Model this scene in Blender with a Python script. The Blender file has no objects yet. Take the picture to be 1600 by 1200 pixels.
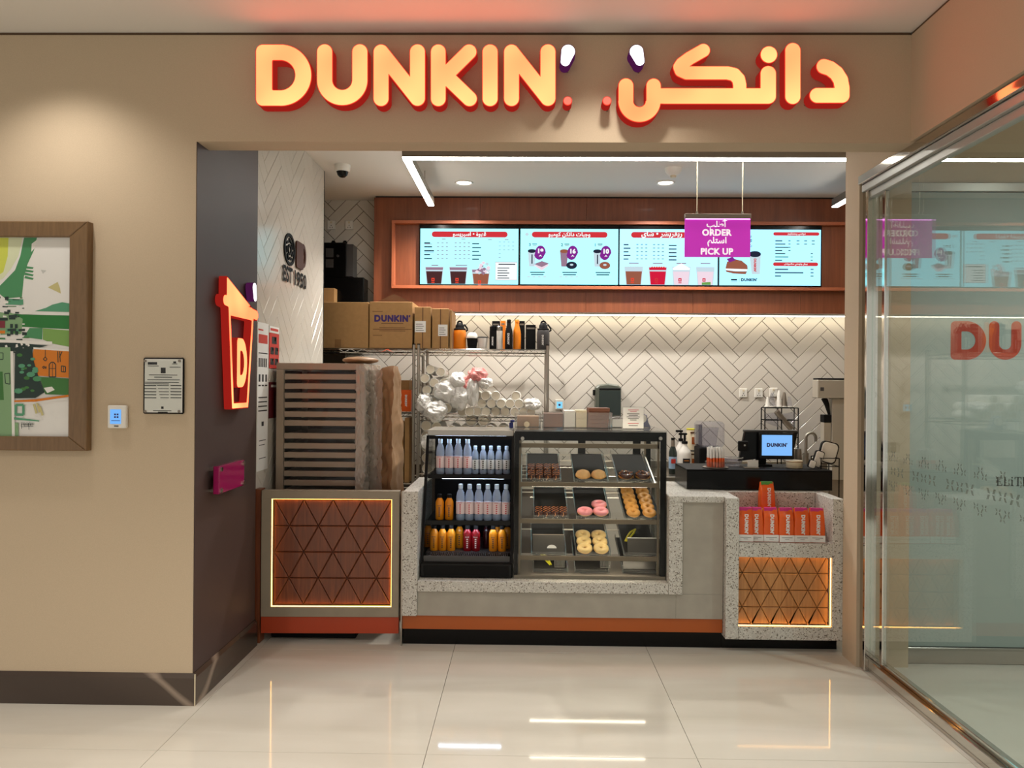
import bpy, bmesh, math, random, unicodedata
from mathutils import Vector, Matrix, noise
import numpy as np
S = bpy.context.scene
COL = S.collection
rnd = random.Random(7)
PI = math.pi

def lin(c):
    return tuple(((x / 255) / 12.92 if x / 255 <= .04045 else ((x / 255 + .055) / 1.055) ** 2.4) for x in c[:3])

# ------------------------------------------------------------------ camera
CAM_H, CAM_F, CAM_YAW, CAM_ROLL = 1.5, 1200.0, math.atan(20 / 1200), .0075
cam = bpy.data.cameras.new('camera')
cam.sensor_width = 36
cam.lens = 36 * CAM_F / 1600
cam.clip_start = .05
cam_o = bpy.data.objects.new('camera', cam)
COL.objects.link(cam_o)
CAM_R = Matrix.Rotation(CAM_YAW, 3, 'Z') @ Matrix.Rotation(PI / 2, 3, 'X') @ Matrix.Rotation(CAM_ROLL, 3, 'Z')
cam_o.matrix_world = Matrix.Translation((0, 0, CAM_H)) @ CAM_R.to_4x4()
S.camera = cam_o

def at(px, py, Y=None, Z=None, X=None):
    """point of the scene seen at a pixel of the 1600 x 1200 frame, on a plane of constant Y, Z or X"""
    d = CAM_R @ Vector(((px - 800) / CAM_F, -(py - 600) / CAM_F, -1))
    t = Y / d.y if Y is not None else ((Z - CAM_H) / d.z if Z is not None else X / d.x)
    return Vector((0, 0, CAM_H)) + d * t

# ------------------------------------------------------------------ world, exposure, lamps
S.view_settings.view_transform = 'Standard'
S.view_settings.look = 'None'
S.view_settings.gamma = 1
S.view_settings.use_curve_mapping = False
S.view_settings.exposure = 0.1
S.cycles.max_bounces = 10
S.cycles.transparent_max_bounces = 32
S.cycles.caustics_reflective = False
S.cycles.caustics_refractive = False
S.cycles.sample_clamp_indirect = 4
wd = bpy.data.worlds.new('mall_ambient')
S.world = wd
wd.use_nodes = True
wd.node_tree.nodes['Background'].inputs[0].default_value = (1, .96, .90, 1)
wd.node_tree.nodes['Background'].inputs[1].default_value = .68

def lamp(name, kind, loc, energy, color=(1, .94, .86), target=None, **k):
    l = bpy.data.lights.new(name, kind)
    l.energy = energy
    l.color = color
    for a, v in k.items():
        setattr(l, a, v)
    o = bpy.data.objects.new(name, l)
    COL.objects.link(o)
    o.location = loc
    if target is not None:
        o.rotation_euler = (Vector(target) - Vector(loc)).to_track_quat('-Z', 'Y').to_euler()
    return o

WARM = (1, .94, .86)
for x, y, e in ((-2.12, 3.13, 33), (.37, 3.13, 36), (-4.6, 3.13, 33),
                (-2.12, .9, 225), (.37, .9, 225), (-2.12, -1.6, 240), (.37, -1.6, 240)):  # rows nearer the camera: added to fill the mall with general light
    lamp('mall_downlight', 'SPOT', (x, y, 3.10), e, WARM, (x, y, 0), spot_size=2.1, spot_blend=.75, shadow_soft_size=.05)
for px, py in ((725, 285), (1040, 285)):
    p = at(px, py, Z=3.123)
    lamp('shop_downlight', 'SPOT', (p.x, p.y, 3.09), 135, (1, .95, .88), (p.x, p.y, 0), spot_size=2.4, spot_blend=.6, shadow_soft_size=.05)
lamp('vestibule_fill', 'SPOT', (3.3, 2.7, 3.08), 105, (.93, 1, .98), (3.3, 2.9, 0), spot_size=2.6, spot_blend=.8, shadow_soft_size=.06)  # added fill lamp without a fitting, brightens the frosted partition

# ------------------------------------------------------------------ materials
def nodes(name):
    m = bpy.data.materials.new(name)
    m.use_nodes = True
    t = m.node_tree
    return m, t, t.nodes['Principled BSDF']

def N(t, kind, **inp):
    n = t.nodes.new('ShaderNode' + kind)
    for k, v in inp.items():
        if k in n.inputs:
            n.inputs[k].default_value = v
        else:
            setattr(n, k, v)
    return n

def coords(t, scale=(1, 1, 1), out='Object', rot=(0, 0, 0)):
    c = N(t, 'TexCoord')
    mp = N(t, 'Mapping')
    mp.inputs['Scale'].default_value = scale
    mp.inputs['Rotation'].default_value = rot
    t.links.new(c.outputs[out], mp.inputs['Vector'])
    return mp.outputs[0]

def ramp(t, fac, stops):
    r = N(t, 'ValToRGB')
    e = r.color_ramp.elements
    while len(e) < len(stops):
        e.new(.5)
    for i, (p, c) in enumerate(stops):
        e[i].position = p
        e[i].color = (*c, 1)
    t.links.new(fac, r.inputs[0])
    return r.outputs[0]

def mat(name, rgb, rough=.5, metal=0, var=None, bump=None, alpha=1, emit=0, coat=0, sub=0, stretch=(1, 1, 1), trans=0, spec=.5):
    m, t, b = nodes(name)
    c = lin(rgb)
    b.inputs['Base Color'].default_value = (*c, 1)
    b.inputs['Roughness'].default_value = rough
    b.inputs['Metallic'].default_value = metal
    b.inputs['Alpha'].default_value = alpha
    b.inputs['Coat Weight'].default_value = coat
    b.inputs['Specular IOR Level'].default_value = spec
    b.inputs['Transmission Weight'].default_value = trans
    if emit:
        b.inputs['Emission Color'].default_value = (*c, 1)
        b.inputs['Emission Strength'].default_value = emit
        if emit >= .9:
            b.inputs['Base Color'].default_value = (0, 0, 0, 1)
    if var or bump:
        v = coords(t, stretch)
    if var:
        n = N(t, 'TexNoise', Scale=var[0], Detail=4.0)
        t.links.new(v, n.inputs['Vector'])
        lo = tuple(max(0, x * (1 - var[1])) for x in c)
        hi = tuple(min(1, x * (1 + var[1])) for x in c)
        t.links.new(ramp(t, n.outputs[0], [(.3, lo), (.7, hi)]), b.inputs['Base Color'])
    if bump:
        n = N(t, 'TexNoise', Scale=bump[0], Detail=3.0)
        t.links.new(v, n.inputs['Vector'])
        bp = N(t, 'Bump', Strength=bump[1], Distance=.004)
        t.links.new(n.outputs[0], bp.inputs['Height'])
        t.links.new(bp.outputs[0], b.inputs['Normal'])
    return m

def emitter(name, rgb_lin, s):
    m, t, b = nodes(name)
    e = N(t, 'Emission', Strength=s)
    e.inputs['Color'].default_value = (*rgb_lin, 1)
    t.links.new(e.outputs[0], t.nodes['Material Output'].inputs[0])
    return m

def glass(name, tint=(1, 1, 1), ior=1.5, rough=0.0, haze=0, hcol=(.8, .8, .78)):
    m, t, b = nodes(name)
    tr = N(t, 'BsdfTransparent')
    tr.inputs[0].default_value = (*tint, 1)
    gl = N(t, 'BsdfGlossy', Roughness=rough)
    fr = N(t, 'Fresnel')
    ge = N(t, 'NewGeometry')
    mr = N(t, 'MapRange')
    mr.inputs['To Min'].default_value = ior
    mr.inputs['To Max'].default_value = 1 / ior
    t.links.new(ge.outputs['Backfacing'], mr.inputs['Value'])
    t.links.new(mr.outputs[0], fr.inputs['IOR'])
    mx = N(t, 'MixShader')
    t.links.new(fr.outputs[0], mx.inputs[0])
    src = tr.outputs[0]
    if haze:
        df = N(t, 'BsdfDiffuse')
        df.inputs[0].default_value = (*hcol, 1)
        m2 = N(t, 'MixShader')
        m2.inputs[0].default_value = haze
        t.links.new(src, m2.inputs[1])
        t.links.new(df.outputs[0], m2.inputs[2])
        src = m2.outputs[0]
    t.links.new(src, mx.inputs[1])
    t.links.new(gl.outputs[0], mx.inputs[2])
    t.links.new(mx.outputs[0], t.nodes['Material Output'].inputs[0])
    return m

def wood(name, dark, light, sc=(14, 14, .9), rough=.42, coat=.15):
    m, t, b = nodes(name)
    v = coords(t, sc)
    n = N(t, 'TexNoise', Scale=2.2, Detail=6.0, Roughness=.62, Distortion=.6)
    t.links.new(v, n.inputs['Vector'])
    t.links.new(ramp(t, n.outputs[0], [(.3, lin(dark)), (.72, lin(light))]), b.inputs['Base Color'])
    b.inputs['Roughness'].default_value = rough
    b.inputs['Coat Weight'].default_value = coat
    return m

def terrazzo(name):
    m, t, b = nodes(name)
    v = coords(t)
    base = lin((196, 193, 185))
    a = N(t, 'TexVoronoi', Scale=185.0)
    t.links.new(v, a.inputs['Vector'])
    sel = N(t, 'SeparateColor')
    t.links.new(a.outputs['Color'], sel.inputs[0])
    near = N(t, 'Math', operation='LESS_THAN')
    near.inputs[1].default_value = .68
    t.links.new(a.outputs['Distance'], near.inputs[0])
    col = ramp(t, sel.outputs[0], [(0, lin((96, 88, 78))), (.07, lin((142, 132, 118))), (.15, base), (.75, base), (.82, lin((215, 212, 204)))])
    t.nodes[-1].color_ramp.interpolation = 'CONSTANT'
    mx = N(t, 'MixRGB')
    mx.inputs[1].default_value = (*base, 1)
    t.links.new(near.outputs[0], mx.inputs[0])
    t.links.new(col, mx.inputs[2])
    t.links.new(mx.outputs[0], b.inputs['Base Color'])
    b.inputs['Roughness'].default_value = .35
    return m

def marble(name):
    m, t, b = nodes(name)
    v = coords(t, (1, 1, 1), rot=(0, .9, .5))
    n = N(t, 'TexWave', Scale=.55, Distortion=3.5, Detail=3.0)
    n.inputs['Detail Scale'].default_value = 1.2
    t.links.new(v, n.inputs['Vector'])
    d, l = lin((62, 50, 43)), lin((72, 60, 52))
    t.links.new(ramp(t, n.outputs[1], [(.2, d), (.985, l), (.996, lin((118, 104, 92))), (1.0, lin((140, 124, 110)))]), b.inputs['Base Color'])
    b.inputs['Roughness'].default_value = .22
    return m

def floor_mat(name):
    m, t, b = nodes(name)
    v = coords(t, (.5, 2.2, 1))
    n = N(t, 'TexNoise', Scale=1.6, Detail=5.0, Distortion=.5)
    t.links.new(v, n.inputs['Vector'])
    t.links.new(ramp(t, n.outputs[0], [(.3, lin((194, 188, 175))), (.7, lin((208, 203, 192)))]), b.inputs['Base Color'])
    b.inputs['Roughness'].default_value = .055
    b.inputs['Specular IOR Level'].default_value = .36
    return m

M = dict(
    wallpaper=mat('beige_wallpaper', (192, 173, 147), .85, var=(420, .07), bump=(700, .12)),
    ceiling=mat('ceiling_paint', (222, 217, 210), .9),
    brown=mat('brown_paint', (72, 56, 53), .55, bump=(500, .05)),
    dark=mat('dark_gap', (22, 18, 16), .8),
    gap=mat('brown_gap_shade', (92, 70, 48), .8),  # shade of the ceiling reveal, put in as brown
    marble=marble('brown_marble'),
    floor=floor_mat('porcelain_floor'),
    grout=mat('floor_joint', (120, 112, 98), .8),
    tile=mat('cream_wall_tile', (208, 201, 190), .16),
    tgrout=mat('wall_tile_grout', (82, 70, 60), .9),
    bulk=wood('red_brown_veneer', (112, 58, 34), (136, 76, 46)),
    frame_w=mat('orange_brown_frame', (168, 92, 58), .45),
    triw=wood('walnut_panel', (94, 45, 24), (134, 74, 42), (26, 26, 1.6), .4),
    triw_lit=wood('lit_wood_panel', (160, 108, 60), (196, 142, 86), (26, 26, 1.6), .4),  # lighter copy of the triangle wood, glow of the strips put into its colour
    groove=mat('groove_brown', (70, 32, 14), .6),
    terr=terrazzo('terrazzo'),
    grey=mat('grey_laminate', (164, 158, 146), .5, var=(9, .07)),
    greyb=mat('grey_gate_laminate', (148, 137, 119), .5, var=(9, .06)),
    orange=mat('orange_strip', (172, 84, 26), .4),
    redor=mat('red_orange_strip', (174, 62, 26), .4),
    black=mat('black_gloss', (11, 10, 10), .2, spec=.2),
    blackm=mat('black_matte', (17, 16, 16), .6, spec=.15),
    chrome=mat('chrome', (205, 200, 192), .07, 1),
    steel=mat('brushed_steel', (172, 166, 156), .28, 1, bump=(200, .03)),
    greymetal=mat('dull_metal', (140, 130, 118), .4, .7),
    bronze=mat('case_rail', (118, 104, 86), .38, .4),
    white=mat('white_plastic', (226, 222, 214), .4),
    card=mat('cardboard', (164, 124, 76), .75, var=(30, .06)),
    card2=mat('cardboard_edge', (136, 98, 56), .8),
    kraft=mat('kraft_paper', (170, 132, 96), .5, var=(5, .12), bump=(7, 1.0)),
    navy=mat('purple_print', (50, 26, 96), .6),
    ink=mat('brown_print', (96, 62, 34), .7),
    inkb=mat('black_print', (30, 27, 26), .6),
    paper=mat('paper', (228, 226, 222), .7),
    cup=mat('paper_cup', (250, 247, 240), .55),
    cupin=mat('cup_inside', (236, 226, 206), .6),
    plas=mat('plastic_bag', (248, 246, 242), .3, alpha=.95, bump=(40, .6), sub=0),
    signside=emitter('sign_side_glow', (.30, .012, .008), 1.0),
    signrim=emitter('sign_rim_glow', (1.0, .05, .025), 1.0),
    dotface=emitter('sign_dot_glow', (1.6, .24, .16), 1.0),
    placard=mat('placard', (60, 56, 50), .5),
    wface=emitter('white_face_glow', (1, .97, 1), 2.2),
    pside=emitter('purple_side_glow', (.06, .008, .05), 1.0),
    led=emitter('led_white', (1, .96, .88), 34.0),
    ledw=emitter('led_warm', (1, .46, .11), 9.0),
    ledc=emitter('cove_led', (1, .9, .70), 8.0),
    ledb=emitter('cooler_led', (.66, .8, 1), 26.0),
    down=emitter('downlight_lens', (1, .94, .84), 5.0),
    mag=mat('magenta_acrylic', (150, 14, 84), .15, coat=.4),
    glass=glass('shopfront_glass', (.93, .97, .95), 1.6),
    cglass=glass('case_glass', (.97, .98, .97), 1.2),
    acryl=glass('clear_acrylic', (.93, .93, .92), 1.45, haze=.06),
    film=glass('stretch_film', (.92, .89, .85), 1.7, .1, haze=.42, hcol=(.72, .64, .55)),
    frost=mat('frosted_glass', (168, 180, 174), .35),
    red=mat('decal_red', (186, 62, 34), .5),
    water=mat('water_bottle', (196, 218, 248), .05, alpha=.42),
    wcap=mat('blue_white_cap', (196, 220, 244), .35),
    wlabel=mat('pink_white_label', (232, 214, 216), .5),
    wlabel2=mat('white_label', (222, 228, 232), .5),
    pinkprint=mat('pink_print', (196, 84, 96), .5),
    ojuice=mat('orange_juice', (226, 140, 24), .2),
    rjuice=mat('red_juice', (140, 14, 26), .2),
    djuice=mat('dark_juice', (46, 8, 14), .2),
    bag=mat('orange_bag', (226, 92, 24), .35, bump=(30, .25)),
    bagtop=mat('purple_bag_band', (196, 40, 120), .4),
    green=mat('green_band', (70, 140, 50), .4),
    choc=mat('chocolate', (66, 30, 16), .25),
    dough=mat('donut_dough', (222, 158, 72), .5, var=(18, .12)),
    glaze=mat('donut_glaze', (240, 206, 140), .3, var=(22, .08)),
    pink=mat('pink_icing', (240, 150, 156), .35),
    sugar=mat('sugar_dough', (236, 186, 124), .6, var=(30, .1)),
    drizzle=mat('orange_drizzle', (214, 130, 50), .4),
    liner=mat('dark_liner', (27, 25, 22), .65, spec=.1, var=(60, .15), stretch=(.3, 1, 1)),
    yellow=mat('yellow_tongs', (206, 196, 40), .35),
    orangep=mat('orange_plastic', (238, 134, 24), .35),
    darkgrey=mat('dark_grey_plastic', (62, 60, 60), .4),
    dgreen=mat('dark_green_plastic', (36, 46, 42), .2),
    dgreen2=mat('grey_green_plastic', (84, 88, 78), .35),
    brownp=mat('brown_paper', (112, 66, 42), .7),
    blue=mat('blue_plastic', (20, 36, 130), .35),
    cream=mat('cream_plastic', (216, 202, 172), .45),
    clear=glass('clear_plastic', (.86, .86, .9), 1.4, .02, haze=.07),
    woodframe=wood('picture_frame_wood', (104, 78, 48), (126, 96, 62), (30, 30, 3)),
    etched=mat('etched_mark', (104, 114, 104), .6, alpha=.45),
    redmet=mat('red_poster', (196, 52, 40), .55),
    darkred=mat('dark_red_board', (92, 14, 24), .5),
    purple=mat('purple_ink', (130, 30, 140), .5),
)

def sign_glow(name):
    """translucent face lit by lamps behind it: paler near the lamps, redder between them"""
    m, t, b = nodes(name)
    v = coords(t)
    n = N(t, 'TexNoise', Scale=3.2, Detail=1.0)
    t.links.new(v, n.inputs['Vector'])
    e = N(t, 'Emission', Strength=1.0)
    t.links.new(ramp(t, n.outputs[0], [(.34, (4.5, .44, .16)), (.5, (4.5, .63, .225)), (.66, (4.5, .78, .27))]), e.inputs[0])
    t.links.new(e.outputs[0], t.nodes['Material Output'].inputs[0])
    return m
M['signface'] = sign_glow('sign_face_glow')
M['rackgrey'] = mat('rack_grey', (172, 156, 138), .5, .2)
M['panelgrey'] = mat('painted_aluminium', (176, 178, 172), .35, .3)
M['machine'] = mat('machine_steel', (176, 168, 154), .4, .35)
# ------------------------------------------------------------------ mesh building
class MB:
    def __init__(s):
        s.v, s.f, s.mi, s.cur = [], [], [], 0

    def slot(s, i):
        s.cur = i
        return s

    def add(s, vs, fs):
        n = len(s.v)
        s.v.extend(tuple(p) for p in vs)
        for f in fs:
            s.f.append(tuple(i + n for i in f))
            s.mi.append(s.cur)
        return s

    def box(s, x0, x1, y0, y1, z0, z1, b=0):
        if b <= 0:
            vs = [(x, y, z) for x in (x0, x1) for y in (y0, y1) for z in (z0, z1)]
            return s.add(vs, [(0, 1, 3, 2), (4, 6, 7, 5), (0, 4, 5, 1), (2, 3, 7, 6), (0, 2, 6, 4), (1, 5, 7, 3)])
        lo, hi = (x0, y0, z0), (x1, y1, z1)
        b = min(b, .49 * min(x1 - x0, y1 - y0, z1 - z0))
        idx, vs = {}, []
        for sx in (0, 1):
            for sy in (0, 1):
                for sz in (0, 1):
                    for ax in range(3):
                        p = [(hi if g else lo)[i] for i, g in enumerate((sx, sy, sz))]
                        for i, g in enumerate((sx, sy, sz)):
                            if i != ax:
                                p[i] += -b if g else b
                        idx[(sx, sy, sz, ax)] = len(vs)
                        vs.append(tuple(p))
        fs = []
        for ax in range(3):
            for g in (0, 1):
                q = []
                for a, c in ((0, 0), (1, 0), (1, 1), (0, 1)):
                    k = [0, 0, 0]
                    k[ax] = g
                    k[(ax + 1) % 3] = a
                    k[(ax + 2) % 3] = c
                    q.append(idx[(*k, ax)])
                fs.append(tuple(q if g else q[::-1]))
        for ax in range(3):
            o1, o2 = (ax + 1) % 3, (ax + 2) % 3
            for a in (0, 1):
                for c in (0, 1):
                    k0, k1 = [0, 0, 0], [0, 0, 0]
                    k0[ax], k1[ax] = 0, 1
                    k0[o1] = k1[o1] = a
                    k0[o2] = k1[o2] = c
                    q = [idx[(*k0, o1)], idx[(*k1, o1)], idx[(*k1, o2)], idx[(*k0, o2)]]
                    fs.append(tuple(q if a != c else q[::-1]))
        for sx in (0, 1):
            for sy in (0, 1):
                for sz in (0, 1):
                    q = [idx[(sx, sy, sz, i)] for i in range(3)]
                    fs.append(tuple(q if (sx + sy + sz) % 2 else q[::-1]))
        return s.add(vs, fs)

    def cyl(s, p0, p1, r0, r1=None, n=12, caps=True):
        r1 = r0 if r1 is None else r1
        p0, p1 = Vector(p0), Vector(p1)
        d = (p1 - p0).normalized()
        u = d.orthogonal().normalized()
        w = d.cross(u)
        vs = []
        for p, r in ((p0, r0), (p1, r1)):
            vs += [p + (u * math.cos(2 * PI * i / n) + w * math.sin(2 * PI * i / n)) * r for i in range(n)]
        fs = [(i, (i + 1) % n, n + (i + 1) % n, n + i) for i in range(n)]
        if caps:
            fs += [tuple(range(n))[::-1], tuple(range(n, 2 * n))]
        return s.add(vs, fs)

    def tube(s, pts, r, n=6):
        pts = [Vector(p) for p in pts]
        vs, fs = [], []
        u = None
        for i, p in enumerate(pts):
            d = (pts[min(i + 1, len(pts) - 1)] - pts[max(i - 1, 0)]).normalized()
            u = d.orthogonal().normalized() if u is None else (u - d * u.dot(d)).normalized()
            w = d.cross(u)
            rr = r[i] if isinstance(r, (list, tuple)) else r
            vs += [p + (u * math.cos(2 * PI * k / n) + w * math.sin(2 * PI * k / n)) * rr for k in range(n)]
        for i in range(len(pts) - 1):
            fs += [(i * n + k, i * n + (k + 1) % n, (i + 1) * n + (k + 1) % n, (i + 1) * n + k) for k in range(n)]
        fs += [tuple(range(n))[::-1], tuple(range((len(pts) - 1) * n, len(pts) * n))]
        return s.add(vs, fs)

    def lathe(s, prof, c=(0, 0, 0), n=20, axis='z', sx=1, sy=1, fn=None):
        """prof: (radius, height) from bottom to top"""
        vs, fs = [], []
        for j, (r, h) in enumerate(prof):
            for i in range(n):
                a = 2 * PI * i / n
                q = (r * math.cos(a) * sx, r * math.sin(a) * sy, h)
                if fn:
                    q = fn(q, a, j)
                if axis == 'y':
                    q = (q[0], q[2], -q[1])
                elif axis == 'x':
                    q = (q[2], q[0], q[1])
                vs.append((q[0] + c[0], q[1] + c[1], q[2] + c[2]))
        for j in range(len(prof) - 1):
            fs += [(j * n + i, j * n + (i + 1) % n, (j + 1) * n + (i + 1) % n, (j + 1) * n + i) for i in range(n)]
        if prof[0][0] > 1e-5:
            fs.append(tuple(range(n))[::-1])
        if prof[-1][0] > 1e-5:
            fs.append(tuple(range((len(prof) - 1) * n, len(prof) * n)))
        return s.add(vs, fs)

    def torus(s, c, R, r, n=20, k=10, sz=1.0, axis='z'):
        vs, fs = [], []
        for i in range(n):
            a = 2 * PI * i / n
            for j in range(k):
                b = 2 * PI * j / k
                q = ((R + r * math.cos(b)) * math.cos(a), (R + r * math.cos(b)) * math.sin(a), r * sz * math.sin(b))
                if axis == 'y':
                    q = (q[0], q[2], q[1])
                elif axis == 'x':
                    q = (q[2], q[0], q[1])
                vs.append((q[0] + c[0], q[1] + c[1], q[2] + c[2]))
        for i in range(n):
            for j in range(k):
                fs.append((i * k + j, ((i + 1) % n) * k + j, ((i + 1) % n) * k + (j + 1) % k, i * k + (j + 1) % k))
        return s.add(vs, fs)

    def prism(s, pts, O=(0, 0, 0), U=(1, 0, 0), V=(0, 0, 1), d=.01, bev=0):
        """polygon in the plane U, V; the front lies at O, the back d behind it (against U x V)"""
        A = sum(pts[i][0] * pts[(i + 1) % len(pts)][1] - pts[(i + 1) % len(pts)][0] * pts[i][1] for i in range(len(pts)))
        pts = list(pts) if A > 0 else list(pts)[::-1]
        O, U, V = Vector(O), Vector(U), Vector(V)
        Nn = U.cross(V).normalized()
        n = len(pts)
        if d <= 0:
            return s.add([O + U * a + V * b for a, b in pts], [tuple(range(n))])
        rings = []
        if bev:
            rings.append([O + U * a + V * b for a, b in inset(pts, bev)])
            rings.append([O + U * a + V * b - Nn * bev for a, b in pts])
        else:
            rings.append([O + U * a + V * b for a, b in pts])
        rings.append([O + U * a + V * b - Nn * d for a, b in pts])
        vs = sum(rings, [])
        fs = [tuple(range(n))]
        for r in range(len(rings) - 1):
            fs += [(r * n + i, (r + 1) * n + i, (r + 1) * n + (i + 1) % n, r * n + (i + 1) % n) for i in range(n)]
        fs.append(tuple(range((len(rings) - 1) * n, len(rings) * n))[::-1])
        return s.add(vs, fs)

    def surf(s, fn, nu, nv, closed_u=False):
        vs = [fn(i / (nu if closed_u else nu - 1), j / (nv - 1)) for j in range(nv) for i in range(nu)]
        fs = []
        for j in range(nv - 1):
            for i in range(nu if closed_u else nu - 1):
                k = (i + 1) % nu
                fs.append((j * nu + i, j * nu + k, (j + 1) * nu + k, (j + 1) * nu + i))
        return s.add(vs, fs)

    def flat(s, vf, O, U=(1, 0, 0), V=(0, 0, 1), sc=1.0, W=None):
        """add a text / outline mesh (2-D verts + optional depth) in the plane U, V"""
        O, U, V = Vector(O), Vector(U), Vector(V)
        Nn = U.cross(V).normalized()
        return s.add([O + (U * p[0] + V * p[1]) * sc + Nn * (p[2] if len(p) > 2 else 0) for p in vf[0]], vf[1])

    def xf(s, m):
        s.v = [tuple(m @ Vector(p)) for p in s.v]
        return s

def inset(pts, d):
    n = len(pts)
    out = []
    for i in range(n):
        p0, p, p1 = Vector(pts[i - 1]), Vector(pts[i]), Vector(pts[(i + 1) % n])
        a, b = p - p0, p1 - p
        if a.length < 1e-9 or b.length < 1e-9:
            out.append(tuple(p))
            continue
        a.normalize()
        b.normalize()
        na, nb = Vector((-a.y, a.x)), Vector((-b.y, b.x))
        k = na + nb
        if k.length < 1e-6:
            out.append(tuple(p + na * d))
            continue
        k.normalize()
        out.append(tuple(p + k * min(d / max(k.dot(na), .25), 4 * d)))
    return out

def clip(pts, x0, x1, y0, y1):
    for ax, lim, sg in ((0, x0, 1), (0, x1, -1), (1, y0, 1), (1, y1, -1)):
        out = []
        for i in range(len(pts)):
            a, b = pts[i - 1], pts[i]
            ia, ib = (a[ax] - lim) * sg >= -1e-9, (b[ax] - lim) * sg >= -1e-9
            if ia != ib:
                t = (lim - a[ax]) / (b[ax] - a[ax])
                out.append((a[0] + (b[0] - a[0]) * t, a[1] + (b[1] - a[1]) * t))
            if ib:
                out.append(b)
        pts = out
        if len(pts) < 3:
            return []
    res = []
    for p in pts:
        if not res or (abs(p[0] - res[-1][0]) + abs(p[1] - res[-1][1])) > 1e-4:
            res.append(p)
    if len(res) > 1 and abs(res[0][0] - res[-1][0]) + abs(res[0][1] - res[-1][1]) < 1e-4:
        res.pop()
    return res if len(res) > 2 else []

def area2(pts):
    return .5 * abs(sum(pts[i - 1][0] * pts[i][1] - pts[i][0] * pts[i - 1][1] for i in range(len(pts))))

WL = {}

def link(o, parent):
    COL.objects.link(o)
    if parent is not None:
        o.parent = parent

def part(name, mb, m, parent=None, smooth=None, loc=None, label=None, kind=None):
    """link one mesh object; vertices are world coordinates, kept relative to the parent's base"""
    base = WL.get(parent.name, Vector()) if parent is not None else Vector()
    o_loc = Vector()
    if parent is None and loc is not None:
        base = Vector(loc)
        o_loc = base
    me = bpy.data.meshes.new(name)
    me.from_pydata([tuple(Vector(p) - base) for p in mb.v], [], mb.f)
    ms = m if isinstance(m, (list, tuple)) else [m]
    for x in ms:
        me.materials.append(x)
    if len(ms) > 1:
        me.polygons.foreach_set('material_index', mb.mi)
    if smooth is not None:
        me.polygons.foreach_set('use_smooth', [True] * len(me.polygons))
        me.set_sharp_from_angle(angle=math.radians(smooth))
    me.update()
    o = bpy.data.objects.new(name, me)
    o.location = o_loc
    link(o, parent)
    WL[o.name] = base
    if label:
        o['label'] = label
    if kind or name in ('print', 'screen_print', 'painted_picture', 'deck_wires', 'rear_wire', 'drizzle', 'etched_pattern', 'holes'):
        o['kind'] = kind or 'stuff'
    return o

def tag(o, label, cat, group=None):
    o['label'] = label
    o['category'] = cat
    if group:
        o['group'] = group
    return o

def thing(name, label, cat, loc=(0, 0, 0), group=None):
    o = bpy.data.objects.new(name, None)
    o.empty_display_size = .05
    COL.objects.link(o)
    o.location = loc
    WL[o.name] = Vector(loc)
    return tag(o, label, cat, group)

def solo(name, mb, m, label, cat, group=None, smooth=None):
    lo = [min(p[i] for p in mb.v) for i in range(3)]
    hi = [max(p[i] for p in mb.v) for i in range(3)]
    return tag(part(name, mb, m, None, smooth, ((lo[0] + hi[0]) / 2, (lo[1] + hi[1]) / 2, lo[2])), label, cat, group)

def struct(name, mb, m, parent=None, smooth=None):
    o = part(name, mb, m, parent, smooth)
    if parent is None:
        o['kind'] = 'structure'
    return o

def dup(root, loc, label, rot=None, group=None, scale=None):
    r = root.copy()
    COL.objects.link(r)
    r.location = loc
    WL[r.name] = Vector(loc)
    if rot is not None:
        r.rotation_euler = rot
    if scale is not None:
        r.scale = (scale,) * 3 if isinstance(scale, (int, float)) else scale
    r['label'] = label
    if group:
        r['group'] = group
    for ch in root.children:
        c = ch.copy()
        COL.objects.link(c)
        c.parent = r
        for g in ch.children:
            d = g.copy()
            COL.objects.link(d)
            d.parent = c
    return r

class Proto:
    """builds a thing of its kind once at the origin; the first placement moves it, later ones copy it with its parts"""
    def __init__(s, make):
        s.make, s.root = make, None

    def put(s, loc, label, rot=None, group=None, scale=None):
        if s.root is None:
            s.root = s.make()
            r = s.root
            r.location = loc
            WL[r.name] = Vector(loc)
            if rot is not None:
                r.rotation_euler = rot
            if scale is not None:
                r.scale = (scale,) * 3 if isinstance(scale, (int, float)) else scale
            r['label'] = label
            if group:
                r['group'] = group
            return r
        return dup(s.root, loc, label, rot if rot is not None else (0, 0, 0), group, scale if scale is not None else (1, 1, 1))

ORD = ['first', 'second', 'third', 'fourth', 'fifth', 'sixth', 'seventh', 'eighth', 'ninth', 'tenth', 'eleventh', 'twelfth', 'thirteenth', 'fourteenth']

# ------------------------------------------------------------------ lettering
def eval_curve(c):
    o = bpy.data.objects.new('lettering', c)
    COL.objects.link(o)
    dg = bpy.context.evaluated_depsgraph_get()
    me = o.evaluated_get(dg).to_mesh()
    vs = [tuple(v.co) for v in me.vertices]
    fs = [tuple(p.vertices) for p in me.polygons]
    bpy.data.objects.remove(o)
    bpy.data.curves.remove(c)
    return vs, fs

AR = {}
for _c in range(0xFE80, 0xFEFD):
    _d = unicodedata.decomposition(chr(_c)).split()
    if len(_d) == 2:
        AR.setdefault(chr(int(_d[1], 16)), {})[_d[0][1:-1]] = chr(_c)

def arabic(s):
    out = []
    for i, ch in enumerate(s):
        if ch not in AR:
            out.append(ch)
            continue
        pv = i > 0 and s[i - 1] in AR and 'initial' in AR[s[i - 1]]
        nx = i + 1 < len(s) and s[i + 1] in AR and 'initial' in AR[ch]
        k = ('medial' if nx else 'final') if pv else ('initial' if nx else 'isolated')
        out.append(AR[ch].get(k) or AR[ch].get('final') or ch)
    return ''.join(reversed(out))

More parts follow.
